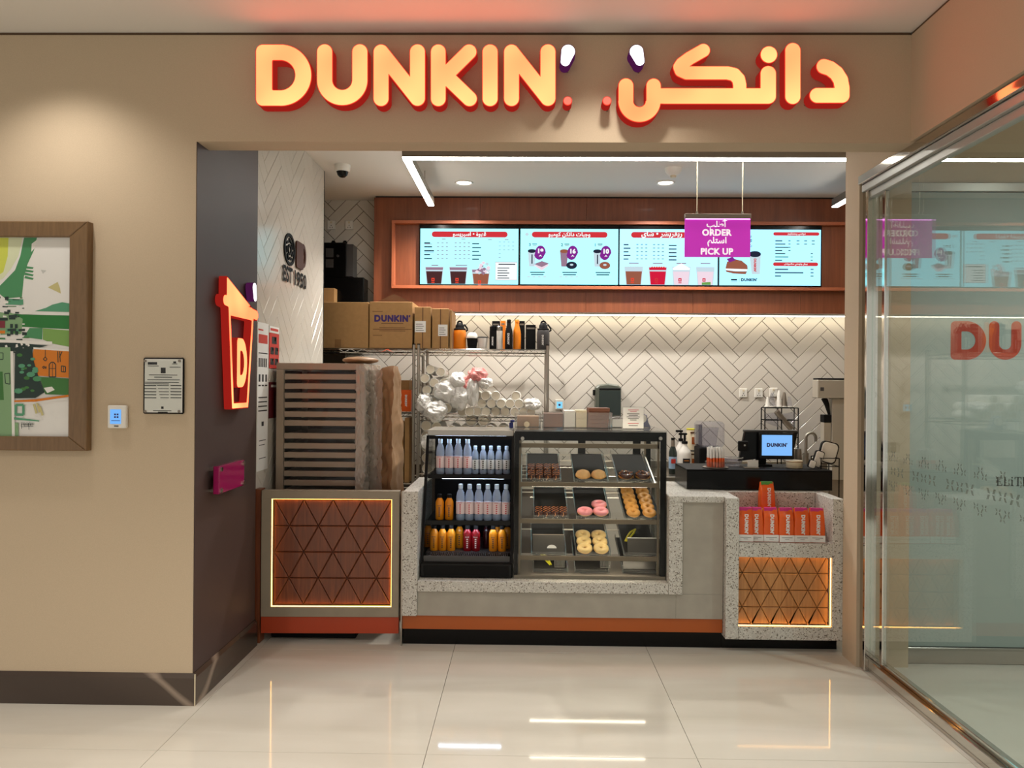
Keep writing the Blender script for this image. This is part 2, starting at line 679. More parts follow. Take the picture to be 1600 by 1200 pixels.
def text(s, h=None, w=None, bold=.0, depth=0, align='c'):
    """lettering as (verts, faces), cap height h or width w, centred; s in Latin or Arabic"""
    if any('\u0600' <= c <= '\u06ff' for c in s):
        s = arabic(s)
    c = bpy.data.curves.new('lettering', 'FONT')
    c.body = s
    c.size = 1
    c.offset = bold
    c.resolution_u = 3
    c.space_character = 1.0 + bold * 1.5
    c.fill_mode = 'FRONT'
    vs, fs = eval_curve(c)
    a = np.array(vs)
    lo, hi = a.min(0), a.max(0)
    k = (h / (hi[1] - lo[1])) if h else (w / (hi[0] - lo[0]))
    kx = (w / (hi[0] - lo[0])) if w else k
    ox = {'c': (lo[0] + hi[0]) / 2, 'l': lo[0], 'r': hi[0]}[align]
    return [((p[0] - ox) * kx, (p[1] - (lo[1] + hi[1]) / 2) * k, 0) for p in vs], fs

# outlines from distance fields: rounded strokes, discs and boxes
def cap(x, y, a, b, r, r2=None):
    bx, by = b[0] - a[0], b[1] - a[1]
    h = np.clip(((x - a[0]) * bx + (y - a[1]) * by) / max(bx * bx + by * by, 1e-9), 0, 1)
    rr = r if r2 is None else r + (r2 - r) * h
    return np.hypot(x - a[0] - h * bx, y - a[1] - h * by) - rr

def chain(x, y, pts, r):
    d = cap(x, y, pts[0], pts[1], r)
    for a, b in zip(pts[1:], pts[2:]):
        d = np.minimum(d, cap(x, y, a, b, r))
    return d

def rbox(x, y, x0, x1, y0, y1, r):
    qx = np.abs(x - (x0 + x1) / 2) - (x1 - x0) / 2 + r
    qy = np.abs(y - (y0 + y1) / 2) - (y1 - y0) / 2 + r
    return np.hypot(np.maximum(qx, 0), np.maximum(qy, 0)) + np.minimum(np.maximum(qx, qy), 0) - r

def contours(fn, x0, x1, y0, y1, step):
    """closed outlines of fn = 0 by marching squares"""
    xs = np.arange(x0, x1 + step, step)
    ys = np.arange(y0, y1 + step, step)
    X, Y = np.meshgrid(xs, ys)
    D = fn(X, Y)
    D[np.abs(D) < 1e-7] = 1e-7
    nxt = {}
    pos = {}
    neg = D < 0
    mixed = ~((neg[:-1, :-1] == neg[1:, :-1]) & (neg[:-1, :-1] == neg[:-1, 1:]) & (neg[:-1, :-1] == neg[1:, 1:]))
    for j, i in zip(*np.nonzero(mixed)):
        c = [(i, j), (i + 1, j), (i + 1, j + 1), (i, j + 1)]
        ins, outs = [], []
        for k in range(4):
            a, b = c[k], c[(k + 1) % 4]
            da, db = D[a[1], a[0]], D[b[1], b[0]]
            if (da < 0) != (db < 0):
                key = (min(a, b), max(a, b))
                t = da / (da - db)
                pos[key] = (xs[a[0]] + (xs[b[0]] - xs[a[0]]) * t, ys[a[1]] + (ys[b[1]] - ys[a[1]]) * t)
                (outs if da < 0 else ins).append(key)
        for a, b in zip(outs, ins if len(ins) == 1 else ins[1:] + ins[:1]):
            nxt[a] = b
    res = []
    while nxt:
        k0, k = None, next(iter(nxt))
        k0 = k
        loop = []
        while k in nxt:
            loop.append(pos[k])
            k = nxt.pop(k)
        if len(loop) > 4:
            res.append(simplify(loop, step * .06))
    return res

def simplify(p, tol):
    def rdp(a, b):
        if b - a < 2:
            return []
        (x0, y0), (x1, y1) = p[a], p[b % len(p)]
        L = math.hypot(x1 - x0, y1 - y0) or 1e-9
        best, bi = 0, -1
        for i in range(a + 1, b):
            d = abs((x1 - x0) * (p[i][1] - y0) - (y1 - y0) * (p[i][0] - x0)) / L
            if d > best:
                best, bi = d, i
        if best < tol:
            return []
        return rdp(a, bi) + [bi] + rdp(bi, b)
    n = len(p)
    h = n // 2
    return [p[i] for i in [0] + rdp(0, h) + [h] + rdp(h, n)]

def fill(polys, depth=0.0):
    """outlines (holes by nesting) filled, z from 0 to depth"""
    c = bpy.data.curves.new('outline', 'CURVE')
    c.dimensions = '2D'
    c.fill_mode = 'BOTH' if depth else 'FRONT'
    c.extrude = depth / 2
    for p in polys:
        s = c.splines.new('POLY')
        s.points.add(len(p) - 1)
        for i, q in enumerate(p):
            s.points[i].co = (q[0], q[1], 0, 1)
        s.use_cyclic_u = True
    vs, fs = eval_curve(c)
    return [(a, b, z + depth / 2) for a, b, z in vs], fs

# strokes of the sign, in units of 1/3.077 pixel, y downwards (Latin letters, then the Arabic word)
def half_ring(x, y, c, R, r, below=True):
    d = np.abs(np.hypot(x - c[0], y - c[1]) - R) - r
    return np.where(y >= c[1], d, 1e3)

def letter_D(x, y):
    o = np.minimum(rbox(x, y, 60, 200, 90, 388, 34), np.maximum(cap(x, y, (181, 239), (181, 239.1), 149), 165 - x))
    i = np.minimum(rbox(x, y, 142, 183, 168.5, 309.5, 4), np.maximum(cap(x, y, (178, 239), (178, 239.1), 70.5), 176 - x))
    return np.maximum(o, -i)

def letter_U(x, y):
    return np.minimum(np.minimum(cap(x, y, (392, 127), (392, 262), 39), cap(x, y, (561, 127), (561, 262), 39)), half_ring(x, y, (476.5, 262), 84.5, 39))

def letter_N(dx):
    return lambda x, y: chain(x, y, [(663 + dx, 351), (663 + dx, 128), (838 + dx, 350), (838 + dx, 127)], 38.5)

def letter_K(x, y):
    return np.minimum(cap(x, y, (938, 127), (938, 352), 38), chain(x, y, [(1086, 127), (972, 240), (1088, 352)], 38))

LATIN = [('D', letter_D, (40, 345, 75, 400)), ('U', letter_U, (340, 615, 75, 400)), ('N', letter_N(0), (610, 890, 75, 400)),
         ('K', letter_K, (885, 1140, 75, 400)), ('I', lambda x, y: cap(x, y, (1187, 128), (1187, 351), 39), (1140, 1240, 75, 400)),
         ('second N', letter_N(627), (1240, 1515, 75, 400)),
         ('apostrophe', lambda x, y: cap(x, y, (1562, 126), (1549, 172), 36, 26), (1510, 1610, 75, 210))]
LAT = {n: contours(f, b[0], b[1], b[2], b[3], 3.0) for n, f, b in LATIN}
DUNK_POLYS = [[((x - 828) / 1537, (239 - y) / 1537) for x, y in p] for n in LAT for p in LAT[n]]
DUNK = fill(DUNK_POLYS)       # the word, 1 wide, centred
# ------------------------------------------------------------------ the setting
YF, CEIL, SOF = 3.541, 3.123, 2.615        # front wall, ceiling, underside of the beam
XL, XR = -1.53, 1.755                      # opening
YB = 6.81                                  # tiled back wall

floor = struct('floor', MB().box(-6, 7, -5, 7.2, -.08, -.009), M['grout'])
FT = {}
for i in range(-4, 6):
    for j in range(-4, 6):
        x0, y0 = -.389 + 1.093 * i, 4.298 + 1.2 * j
        x1, y1 = x0 + 1.093, y0 + 1.2
        if x1 < -4 or x0 > 5 or y1 < -.4 or y0 > 6.9:
            continue
        x0, x1, y0, y1 = max(x0, -6), min(x1, 6.99), max(y0, -5), min(y1, 7.19)
        part('floor_tile', MB().box(x0 + .001, x1 - .001, y0 + .001, y1 - .001, -.009, 0, .0006), M['floor'], floor)
struct('ceiling', MB().box(-6, 7, -5, 7.2, CEIL, 3.3), M['ceiling'])
wf = struct('wall_front', MB().box(-6, XL - .003, YF, 4.355, 0, CEIL - .014).box(XL - .003, XR + .2, YF, 3.678, SOF, CEIL - .014), M['wallpaper'])
struct('shade_strip_1', MB().box(-6, XR, YF + .006, 3.67, CEIL - .014, CEIL), M['gap'])  # this strip and the next paint the shade of the reveal under the ceiling
struct('shade_strip_2', MB().box(XR + .006, XR + .19, -5, YF + .006, CEIL - .014, CEIL), M['gap'])
struct('wall_return', MB().box(XL - .003, XL, YF + .004, 4.355, 0, CEIL), M['brown'])
# upper wall over the glass shop front, and the jamb at the end of the counter
struct('wall_right', MB().box(XR, 2.0, -5, YF, 2.622, CEIL - .014).box(XR + .02, 2.0, 3.679, 4.14, 2.622, CEIL), M['wallpaper'])
struct('wall_jamb', MB().box(1.783, 2.06, 4.14, 4.318, 0, CEIL), M['wallpaper'])
struct('trim_3', MB().box(-1.56, -1.536, 4.355, 4.372, 0, CEIL), M['dark'])
# skirting of dark marble with its bevelled top and light corner bead
sk = MB()
prof = [(0, 0), (.016, 0), (.016, .128), (.004, .146), (0, .146)]
sk.prism([(-a, b) for a, b in prof], (XL + .016, YF, 0), (0, 1, 0), (0, 0, 1), 4.48)
bs = struct('baseboard_front', sk, M['marble'])
sk = MB()
sk.prism(prof, (XL, YF - .001, 0), (1, 0, 0), (0, 0, 1), .815)
struct('baseboard_return', sk, M['marble'])
struct('trim_4', MB().box(XL + .0135, XL + .0175, YF - .0175, YF - .0135, 0, .147), M['cream'])

# herringbone tiles: 4 to 1, columns upright
TL, TW = .363, .0906
def herring(parent, O, U, V, regions, origin, material, gap=.0045, th=.007, limit=None):
    """each tile one object; whole ones share two meshes"""
    O, U, V = Vector(O), Vector(U), Vector(V)
    c = math.sqrt(.5)
    rot = lambda p: ((p[0] - p[1]) * c + origin[0], (p[0] + p[1]) * c + origin[1])
    shared = {}
    n = 0
    for m in range(-14, 15):
        for k in range(-60, 60):
            for kind in (0, 1):
                x0, y0 = (k * TW + 2 * TL * m, k * TW) if kind == 0 else (k * TW + TL + 2 * TL * m, (k + 1) * TW - TL)
                w, h = (TL, TW) if kind == 0 else (TW, TL)
                g = gap / 2
                q = [rot(p) for p in ((x0 + g, y0 + g), (x0 + w - g, y0 + g), (x0 + w - g, y0 + h - g), (x0 + g, y0 + h - g))]
                for r in regions:
                    cl = clip(q, *r)
                    if not cl or area2(cl) < .0006:
                        continue
                    if len(cl) == 4 and abs(area2(cl) - area2(q)) < 1e-7:
                        if kind not in shared:
                            o = part('wall_tile', MB().prism([(a - q[0][0], b - q[0][1]) for a, b in q], (0, 0, 0), U, V, th, .0012), material)
                            shared[kind] = o.data
                        else:
                            o = bpy.data.objects.new('wall_tile', shared[kind])
                            COL.objects.link(o)
                        o.parent = parent
                        o.location = O + U * q[0][0] + V * q[0][1]
                    else:
                        part('wall_tile', MB().prism(cl, O, U, V, th, .0012), material, parent)
                    n += 1
    return n

wb = struct('wall_back', MB().box(-3.2, 4.6, YB, YB + .2, 0, CEIL), M['tgrout'])
ox = at(882.6, 560, Y=YB).x
nb = herring(wb, (0, YB - .005, 0), (1, 0, 0), (0, 0, 1), [(-1.6, 3.45, .78, 2.135), (-1.95, -1.29, 2.135, CEIL)], (ox, 1.62), M['tile'])
# tiled side wall on the left: a stub that ends in the corner at px 507
wl = struct('wall_left', MB().box(-1.75, -1.556, 4.372, 5.868, 0, CEIL), M['tgrout'])
nl = herring(wl, (-1.551, 4.374, 0), (0, 1, 0), (0, 0, 1), [(0, 1.492, .1, CEIL)], (.21, .05), M['tile'], gap=.003)
struct('trim_5', MB().box(-1.757, -1.549, 5.869, 5.876, 0, CEIL), M['dark'])
struct('wall_side', MB().box(-3.2, -3.1, 5.0, YB, 0, CEIL).box(-3.2, -1.75, 4.9, 5.0, 0, CEIL), M['wallpaper'])
struct('wall_far_right', MB().box(4.5, 4.6, 4.5, YB, 0, CEIL).box(2.06, 4.6, 4.40, 4.5, 0, CEIL), M['wallpaper'])
print('tiles', nb, nl)

# wood bulkhead with its frame and the strip of light under it
bk = struct('wall_bulkhead', MB(), M['bulk'])
YK = 6.638
px = [at(584, 400, Y=YK).x + .92 * i for i in range(6)]
for i in range(6):
    part('panel', MB().box(px[i] + .0008, min(px[i] + .92, 4.49) - .0008, YK, 6.68, 2.122, 3.108, .001), M['bulk'], bk)
part('backing', MB().box(px[0] + .004, 4.48, 6.68, 6.80, 2.128, CEIL), M['groove'], bk)
part('shadow_gap', MB().box(px[0] + .01, 4.48, YK + .012, 6.68, 3.108, CEIL), M['dark'], bk)
fr = thing('screen_surround', 'long orange-brown wooden frame around the row of menu screens', 'frame', (.8, YK, 2.3))
a, b = at(612, 342, Y=YK - .06), at(1320, 456, Y=YK - .06)
x0, x1, z1, z0 = a.x, 3.1, a.z - .01, b.z + .01
for q in ((x0, x1, z1 - .027, z1), (x0, x1, z0, z0 + .027), (x0, x0 + .027, z0 + .027, z1 - .027), (x1 - .027, x1, z0 + .027, z1 - .027)):
    part('frame_bar', MB().box(q[0], q[1], YK - .06, YK, q[2], q[3], .002), M['frame_w'], fr)
cv = thing('cove_light', 'warm strip light glowing under the wood bulkhead', 'light', (.8, 6.75, 2.1))
part('housing', MB().box(-1.25, 4.3, 6.70, 6.782, 2.112, 2.1275), M['white'], cv)
part('glow_strip', MB().box(-1.24, 4.29, 6.715, 6.765, 2.106, 2.112), M['ledc'], cv)

# glass shop front on the right
XG = 1.83
def chromebar(name, x0, x1, y0, y1, z0, z1, parent, m='chrome', b=.003):
    return part(name, MB().box(x0, x1, y0, y1, z0, z1, b), M[m], parent)

w1 = struct('window_1', MB().box(XG - .006, XG + .006, -4.8, 4.075, .085, 2.50), M['glass'])
chromebar('sill_bar', 1.820, 1.842, -4.8, 4.078, 0, .060, w1)
chromebar('sill_bar', 1.843, 1.872, -4.8, 4.078, 0, .086, w1)
chromebar('head_bar', 1.770, 1.80, -4.8, 4.13, 2.575, 2.621, w1)
chromebar('head_bar', 1.79, 1.818, -4.8, 4.13, 2.535, 2.5745, w1, 'panelgrey')
chromebar('head_bar', 1.812, 1.85, -4.8, 4.13, 2.497, 2.5345, w1, 'panelgrey')
chromebar('head_bar', 1.8185, 1.88, -4.8, 4.13, 2.535, 2.62, w1, 'blackm')
chromebar('post', 1.80, 1.86, 4.078, 4.139, 0, 2.622, w1)
chromebar('mullion', 1.818, 1.842, 3.92, 3.95, .087, 2.496, w1)
# etched crosses along the glass, in the plane of the pane
et = MB()
def cross(y, z, k):
    """a four-petalled cross etched on the pane"""
    for sy in (-1, 1):
        for sz in (-1, 1):
            et.prism([(-(y + sy * .30 * k) - .28 * k * sy, z + sz * .10 * k), (-(y + sy * .30 * k) + .10 * k * sy, z + sz * .06 * k),
                      (-(y + sy * .62 * k) + .16 * k * sy, z + sz * .60 * k), (-(y + sy * .62 * k) - .22 * k * sy, z + sz * .64 * k)],
                     (XG - .0063, 0, 0), (0, -1, 0), (0, 0, 1), .0004)
for i in range(20):
    y = 1.0 + .145 * i
    cross(y, 1.083, .036)
    cross(y + .0725, 1.083, .030) if i % 2 else None
    for sg in (-1, 1):
        for dy, dz in ((.045, .062), (.0725, .085), (.10, .062)):
            if y + dy < 3.9:
                cross(y + dy, 1.083 + sg * dz, .020)
part('etched_pattern', et, M['etched'], w1)

YP = 4.215
w2 = struct('window_2', MB().box(2.03, 4.4, YP, YP + .012, .09, 2.56), M['frost'])
chromebar('rail', 2.0, 4.4, YP - .015, YP + .03, 0, .088, w2, 'steel')
chromebar('rail', 2.0, 4.4, YP - .015, YP + .03, 2.562, 2.61, w2, 'steel')
chromebar('post', 1.985, 2.028, YP - .02, YP + .04, .089, 2.561, w2, 'steel')
struct('wall_partition', MB().box(2.061, 4.45, YP, YP + .15, 2.611, CEIL), M['wallpaper'])
word = MB()
a, b = at(1485, 562, Y=YP), at(1541, 502, Y=YP)
hh = a.z * -1 + b.z
word.flat(DUNK, (a.x + hh / .194 / 2, YP - .0012, (a.z + b.z) / 2), sc=hh / .194)
solo('shop_name_decal', word, M['red'], 'red shop name lettering on the frosted glass behind the shop front', 'decal')
el = MB()
a = at(1557, 752, Y=YP)
k = at(1560, 745, Y=YP).z - at(1560, 759, Y=YP).z
def stroke(x0, x1, z0, z1):
    el.box(a.x + x0 * k, a.x + x1 * k, YP - .0012, YP - .0002, a.z + (z0 - .5) * k, a.z + (z1 - .5) * k)
cx = 0
for ch in 'ELiTE':
    if ch in 'EL':
        stroke(cx + .08, cx + .2, 0, 1), stroke(cx, cx + .62, 0, .06), stroke(cx + .56, cx + .62, 0, .25)
        if ch == 'E':
            stroke(cx, cx + .6, .94, 1), stroke(cx + .2, cx + .45, .48, .54), stroke(cx + .54, cx + .6, .76, 1)
        else:
            stroke(cx, cx + .28, .94, 1)
        cx += .78
    elif ch == 'i':
        stroke(cx + .1, cx + .22, 0, .68), stroke(cx, cx + .32, 0, .06), stroke(cx + .02, cx + .22, .64, .7), stroke(cx + .09, cx + .23, .84, 1)
        cx += .45
    else:
        stroke(cx + .3, cx + .42, 0, 1), stroke(cx + .18, cx + .54, 0, .06), stroke(cx, cx + .72, .94, 1), stroke(cx, cx + .06, .74, 1), stroke(cx + .66, cx + .72, .74, 1)
        cx += .86
solo('serif_lettering', el, M['inkb'], 'small black serif lettering on the frosted glass', 'decal')
# ------------------------------------------------------------------ illuminated sign over the opening
YS = 3.462
def sign_letter(name, fn, box, org, label, face='signface', side='signside', rim='signrim', step=3.0):
    """box letter: glowing face, thin rim, deep sides; fn in crop units, org = pixel of the crop's corner"""
    w = lambda p, Y: at(org[0] + p[0] / 3.0769, org[1] + p[1] / 3.0769, Y=Y)
    outer = contours(fn, *box, step)
    inner = contours(lambda x, y: fn(x, y) + 3.2, *box, step)
    c = [w(p, YS) for l in outer for p in l]
    cx, cz = sum(p.x for p in c) / len(c), min(p.z for p in c)
    t = thing(name, label, 'sign letter', (cx, YF, cz), 'illuminated letters over the opening')
    for nm, loops, y0, d, m in (('sides', outer, YF - .012, YF - .014 - YS, side), ('rim', outer, YS + .0015, .0015, rim), ('face', inner, YS - .001, .001, face)):
        ps = [[((q := w(p, YS)).x, q.z) for p in l] for l in loops]
        part(nm, MB().flat(fill(ps, d), (0, y0, 0)), M[m], t, 35)
    for p in c[::max(1, len(c) // 2)][:2]:
        e = Vector((p.x + (cx - p.x) * .06, 0, p.z + (sum(q.z for q in c) / len(c) - p.z) * .06))
        part('spacer', MB().cyl((e.x, YF - .013, e.z), (e.x, YF, e.z), .004, n=6), M['greymetal'], t)
    return t

O1, O2 = (380, 40), (860, 40)
for n, f, b in LATIN:
    if n == 'apostrophe':
        sign_letter('sign_apostrophe', f, b, O1, 'white glowing apostrophe after the Latin shop name', 'wface', 'pside', 'pside')
    else:
        sign_letter('sign_letter', f, b, O1, f'orange glowing box letter, {n} of the Latin shop name' if n != 'N' else 'orange glowing box letter, first N of the Latin shop name')
dots = [None, None]
dots[0] = sign_letter('sign_dot', lambda x, y: np.hypot(x - 1560, y - 362) - 22, (1530, 1590, 330, 395), O1, 'small red glowing registered mark under the white Latin apostrophe', 'dotface', 'signside', 'signrim', 2)
dots[1] = sign_letter('sign_dot', lambda x, y: np.hypot(x - 272, y - 362) - 22, (240, 305, 330, 395), O2, 'small red glowing registered mark left of the Arabic shop name', 'dotface', 'signside', 'signrim', 2)
sign_letter('sign_apostrophe', lambda x, y: cap(x, y, (414, 127), (429, 170), 36, 26), (365, 470, 75, 210), O2, 'white glowing apostrophe above the Arabic shop name', 'wface', 'pside', 'pside')
def arabic_body(x, y):
    d = np.minimum(cap(x, y, (363, 290), (363, 362), 38), half_ring(x, y, (428, 362), 66, 38))
    d = np.minimum(d, cap(x, y, (496, 290), (496, 362), 37))
    d = np.minimum(d, chain(x, y, [(545, 339), (1047, 339), (1047, 232)], 39.5))
    d = np.minimum(d, rbox(x, y, 500, 560, 300, 378, 2))
    d = np.minimum(d, chain(x, y, [(735, 120), (668, 158), (632, 185), (622, 200), (628, 216), (655, 228), (850, 228), (884, 236), (904, 258), (910, 285), (910, 330)], 34))
    return d
sign_letter('sign_letter', arabic_body, (310, 1110, 70, 480), O2, 'orange glowing joined Arabic letters, long middle piece of the Arabic name')
sign_letter('sign_letter', lambda x, y: np.hypot(x - 1050, y - 140) - 42, (990, 1110, 80, 200), O2, 'orange glowing round dot above the joined Arabic letters')
sign_letter('sign_letter', lambda x, y: cap(x, y, (1165, 121), (1165, 341), 39), (1110, 1220, 70, 400), O2, 'orange glowing upright Arabic stroke beside the last Arabic letter')
sign_letter('sign_letter', lambda x, y: chain(x, y, [(1315, 197), (1345, 207), (1375, 230), (1395, 262), (1402, 300), (1402, 336), (1282, 336)], 38), (1225, 1460, 140, 395), O2, 'orange glowing curved Arabic letter at the end next to the corner')
for o, c, dt in ((O1, (1560, 362), dots[0]), (O2, (272, 362), dots[1])):
    p = at(o[0] + c[0] / 3.0769, o[1] + c[1] / 3.0769, Y=YS)
    vf = text('R', h=.017, bold=.01)
    part('mark', MB().flat(vf, (p.x, YS - .0018, p.z)), M['wface'], dt)

# ------------------------------------------------------------------ cup-shaped wall sign on the brown return
XS = -1.483
U, V = (0, 1, 0), (0, 0, 1)
cs = thing('cup_sign', 'orange and red glowing cup-shaped box sign on the brown wall', 'sign', (XL, 4.0, 1.36))
def wall_pt(px, py):
    p = at(px, py, X=XS)
    return p.y, p.z
K = [at(290 + a / 3.529, 220 + b / 3.529, X=XS) for a, b in ((185, 885), (215, 765), (385, 930), (388, 975), (215, 925))]
lid = [(3.752, 1.885), (3.752, 1.925), (3.80, 1.928), (3.80, 2.012), (3.845, 2.012), (4.235, 1.905), (4.235, 1.85)]
def lid_fn(y, z):
    d = chain(y, z, [(3.775, 1.905), (4.215, 1.868)], .030)
    tri = np.maximum(np.maximum(-(z - 1.90), -(y - 3.79)), (z - 2.025) + (y - 3.80) * .345)
    return np.minimum(d, np.maximum(tri, y - 4.19))
def cup_fn(y, z):
    t = (z - 1.36) / .50
    l = 3.87 - .055 * t
    r = 4.10 + .075 * t
    o = np.maximum(np.maximum(l - y, y - r), np.maximum(1.36 - z, z - 1.88))
    i = np.maximum(np.maximum(l + .03 - y, y - r + .03), np.maximum(1.395 - z, z - 1.83))
    return np.minimum(np.maximum(o, -i), lid_fn(y, z))
def d_fn(y, z):
    y0, z0, k = 3.935, 1.47, .26
    u, v = (y - y0) / (k * .55), (z - z0) / k
    sc = 298
    X_, Y_ = 60 + u * 270, 388 - v * 298
    return letter_D(X_, Y_) / 1500
for nm, fn, side, face in (('cup_outline', cup_fn, 'signside', 'signface'), ('letter_D', d_fn, 'signside', 'signface')):
    out = contours(fn, 3.70, 4.30, 1.32, 2.06, .008)
    inn = contours(lambda a, b: fn(a, b) + (.005 if nm == 'cup_outline' else .002), 3.70, 4.30, 1.32, 2.06, .008)
    rt = part(nm.lower(), MB().flat(fill(out, XS - XL - .008), (XL + .006, 0, 0), U, V), M[side], cs, 35)
    part('face', MB().flat(fill(inn, .001), (XS - .0015, 0, 0), U, V), M[face], rt)
part('back_tray', MB().flat(fill(contours(lambda a, b: np.maximum(np.maximum(3.872 - a - 0 * b, a - 4.13), np.maximum(1.365 - b, b - 1.87)), 3.70, 4.30, 1.32, 2.06, .01), .004), (XL + .0005, 0, 0), U, V), M['darkred'], cs)
out = contours(lambda a, b: cap(a, b, (4.185, 2.015), (4.195, 1.965), .030, .024), 4.1, 4.3, 1.9, 2.1, .005)
rt = part('drop', MB().flat(fill(out, XS - XL - .008), (XL + .006, 0, 0), U, V), M['pside'], cs, 35)
part('face', MB().flat(fill(contours(lambda a, b: cap(a, b, (4.185, 2.015), (4.195, 1.965), .028, .022), 4.1, 4.3, 1.9, 2.1, .005), .001), (XS - .0015, 0, 0), U, V), M['wface'], rt)

# magenta acrylic panel on stand-offs
mp = thing('acrylic_plaque', 'magenta acrylic plaque on chrome stand-offs on brown wall', 'plaque', (XL, 4.05, 1.0))
p0, p1 = at(344, 752, X=XL + .06), at(383, 782, X=XL + .06)
y0, y1 = p0.y, p1.y
z0, z1 = 1.5 - 187 / 1200 * y0 + .0, 1.5 - 153 / 1200 * y0 + .0
z0, z1 = .955, 1.09
part('sheet', MB().box(XL + .025, XL + .055, y0, y1, z0, z1, .003), M['mag'], mp)
for y in (y0 + .02, y1 - .02):
    for z in (z0 + .016, z1 - .016):
        part('standoff', MB().cyl((XL, y, z), (XL + .063, y, z), .011, n=10), M['chrome'], mp, 40)

# ------------------------------------------------------------------ emblem and papers on the tiled side wall
XT = -1.551
def side_pt(cx, cy):
    p = at(290 + cx / 3.529, 220 + cy / 3.529, X=XT + .01)
    return p.y, p.z
em = thing('wall_emblem', 'dark brown donut and mug emblem with year lettering on the tiled wall', 'emblem', (XT, 5.1, 2.1))
yc, zc = side_pt(578, 600)
ya, yb = side_pt(548, 600)[0], side_pt(608, 600)[0]
za, zb = side_pt(578, 510)[1], side_pt(578, 688)[1]
ry, rz = (yb - ya) / 2, (za - zb) / 2
rr = (ry + rz) / 2
def donut_fn(y, z):
    r = np.hypot((y - yc) / ry, (z - zc) / rz) * rr
    d = np.minimum(np.abs(r - rr * .9) - rr * .1, np.abs(r - rr * .27) - rr * .07)
    q = r * 0 + 1e3
    for k in range(7):
        a = 2 * PI * k / 7 + .3
        for sgn in (1,):
            c0 = (yc + math.cos(a) * ry * .52, zc + math.sin(a) * rz * .52)
            c1 = (yc + math.cos(a + .5) * ry * .64, zc + math.sin(a + .5) * rz * .64)
            q = np.minimum(q, cap(y, z, c0, c1, rr * .075))
    return np.minimum(d, q)
part('donut', MB().flat(fill(contours(donut_fn, yc - ry * 1.2, yc + ry * 1.2, zc - rz * 1.2, zc + rz * 1.2, .006), .008), (XT + .001, 0, 0), U, V), M['blackm'], em)
m0, m1 = side_pt(612, 548), side_pt(648, 715)
def mug_fn(y, z):
    w0, w1 = m0[0], m1[0]
    body = rbox(y, z, w0, w1, m1[1], m0[1], .02)
    h = np.maximum(np.abs(np.hypot((y - w1) * 1.0, (z - (m0[1] * .55 + m1[1] * .45)) * .8) - .055) - .011, w1 - y)
    return np.minimum(body, h)
part('mug', MB().flat(fill(contours(mug_fn, m0[0] - .05, m1[0] + .12, m1[1] - .05, m0[1] + .05, .006), .012), (XT + .001, 0, 0), U, V), M['groove'], em)
e0, e1 = side_pt(540, 720), side_pt(668, 800)
for s_, f0, f1 in (('EST', 0, .38), ('1950', .47, 1)):
    w_ = e1[0] - e0[0]
    part('lettering', MB().flat(text(s_, w=w_ * (f1 - f0), h=.105, bold=.035), (XT + .008, e0[0] + w_ * (f0 + f1) / 2, side_pt(600, 752)[1]), U, V), M['blackm'], em)

def sheet_on_wall(name, label, y0, y1, z0, z1, base, rows, off=0):
    t = thing(name, label, 'poster', (XT + .001, (y0 + y1) / 2, z0), 'printed sheets on the tiled wall')
    part('sheet', MB().box(XT + .001 + off, XT + .004 + off, y0, y1, z0, z1), M[base], t)
    m = MB()
    for (a, b, c, d, k) in rows:
        m.slot(k).box(XT + .004 + off, XT + .0046 + off, y0 + (y1 - y0) * a, y0 + (y1 - y0) * b, z0 + (z1 - z0) * c, z0 + (z1 - z0) * d)
    part('print', m, [M['redmet'], M['inkb'], M['paper'], M['darkred']], t)
    return t
rows = [(.08, .9, .86, .92, 0), (.05, .5, .945, .955, 0)]
rows += [(.1 + .16 * i, .2 + .16 * i, .70, .76, 1) for i in range(5)] + [(.1, .9, .79, .797, 1)]
rows += [(.12 + .3 * i, .26 + .3 * i, .60, .65, 1) for i in range(3)] + [(.1 + .3 * i, .3 + .3 * i, .57, .58, 1) for i in range(3)]
rows += [(.1, .9, .40 + .03 * i, .408 + .03 * i, 1) for i in range(4)] + [(.4, .6, .3, .33, 1), (.2, .8, .2, .205, 1), (.2, .7, .17, .175, 1), (.2, .8, .08, .085, 1)]
sheet_on_wall('price_sheet', 'tall white printed sheet beside the dark wall edge', at(401, 600, X=XT).y, at(418, 600, X=XT).y, .98, 1.85, 'paper', rows)
rr_ = [(.25, .75, .70, .9, 1), (.1, .45, .4, .6, 1), (.55, .9, .4, .6, 1), (.1, .45, .1, .28, 1), (.55, .9, .1, .28, 1)]
rr_ += [(.52, .66, .78, .9, 2), (.3, .4, .5, .6, 2), (.75, .85, .5, .6, 2), (.3, .4, .2, .28, 2), (.75, .85, .2, .28, 2)]
ya, yb = at(420, 540, X=XT).y, at(435, 540, X=XT).y
sheet_on_wall('picture_sheet', 'red sheet of dark product pictures beside the white printed sheet', ya, yb, 1.585, 1.80, 'redmet', rr_)
sheet_on_wall('picture_sheet', 'white heading strip above the red picture sheet', ya, yb, 1.803, 1.842, 'paper', [(.1, .9, .3, .7, 0)])
sheet_on_wall('picture_sheet', 'dark red sheet half hidden behind the tray rack', ya, yb, 1.28, 1.50, 'darkred', [(.2, .8, .86, .93, 2)])

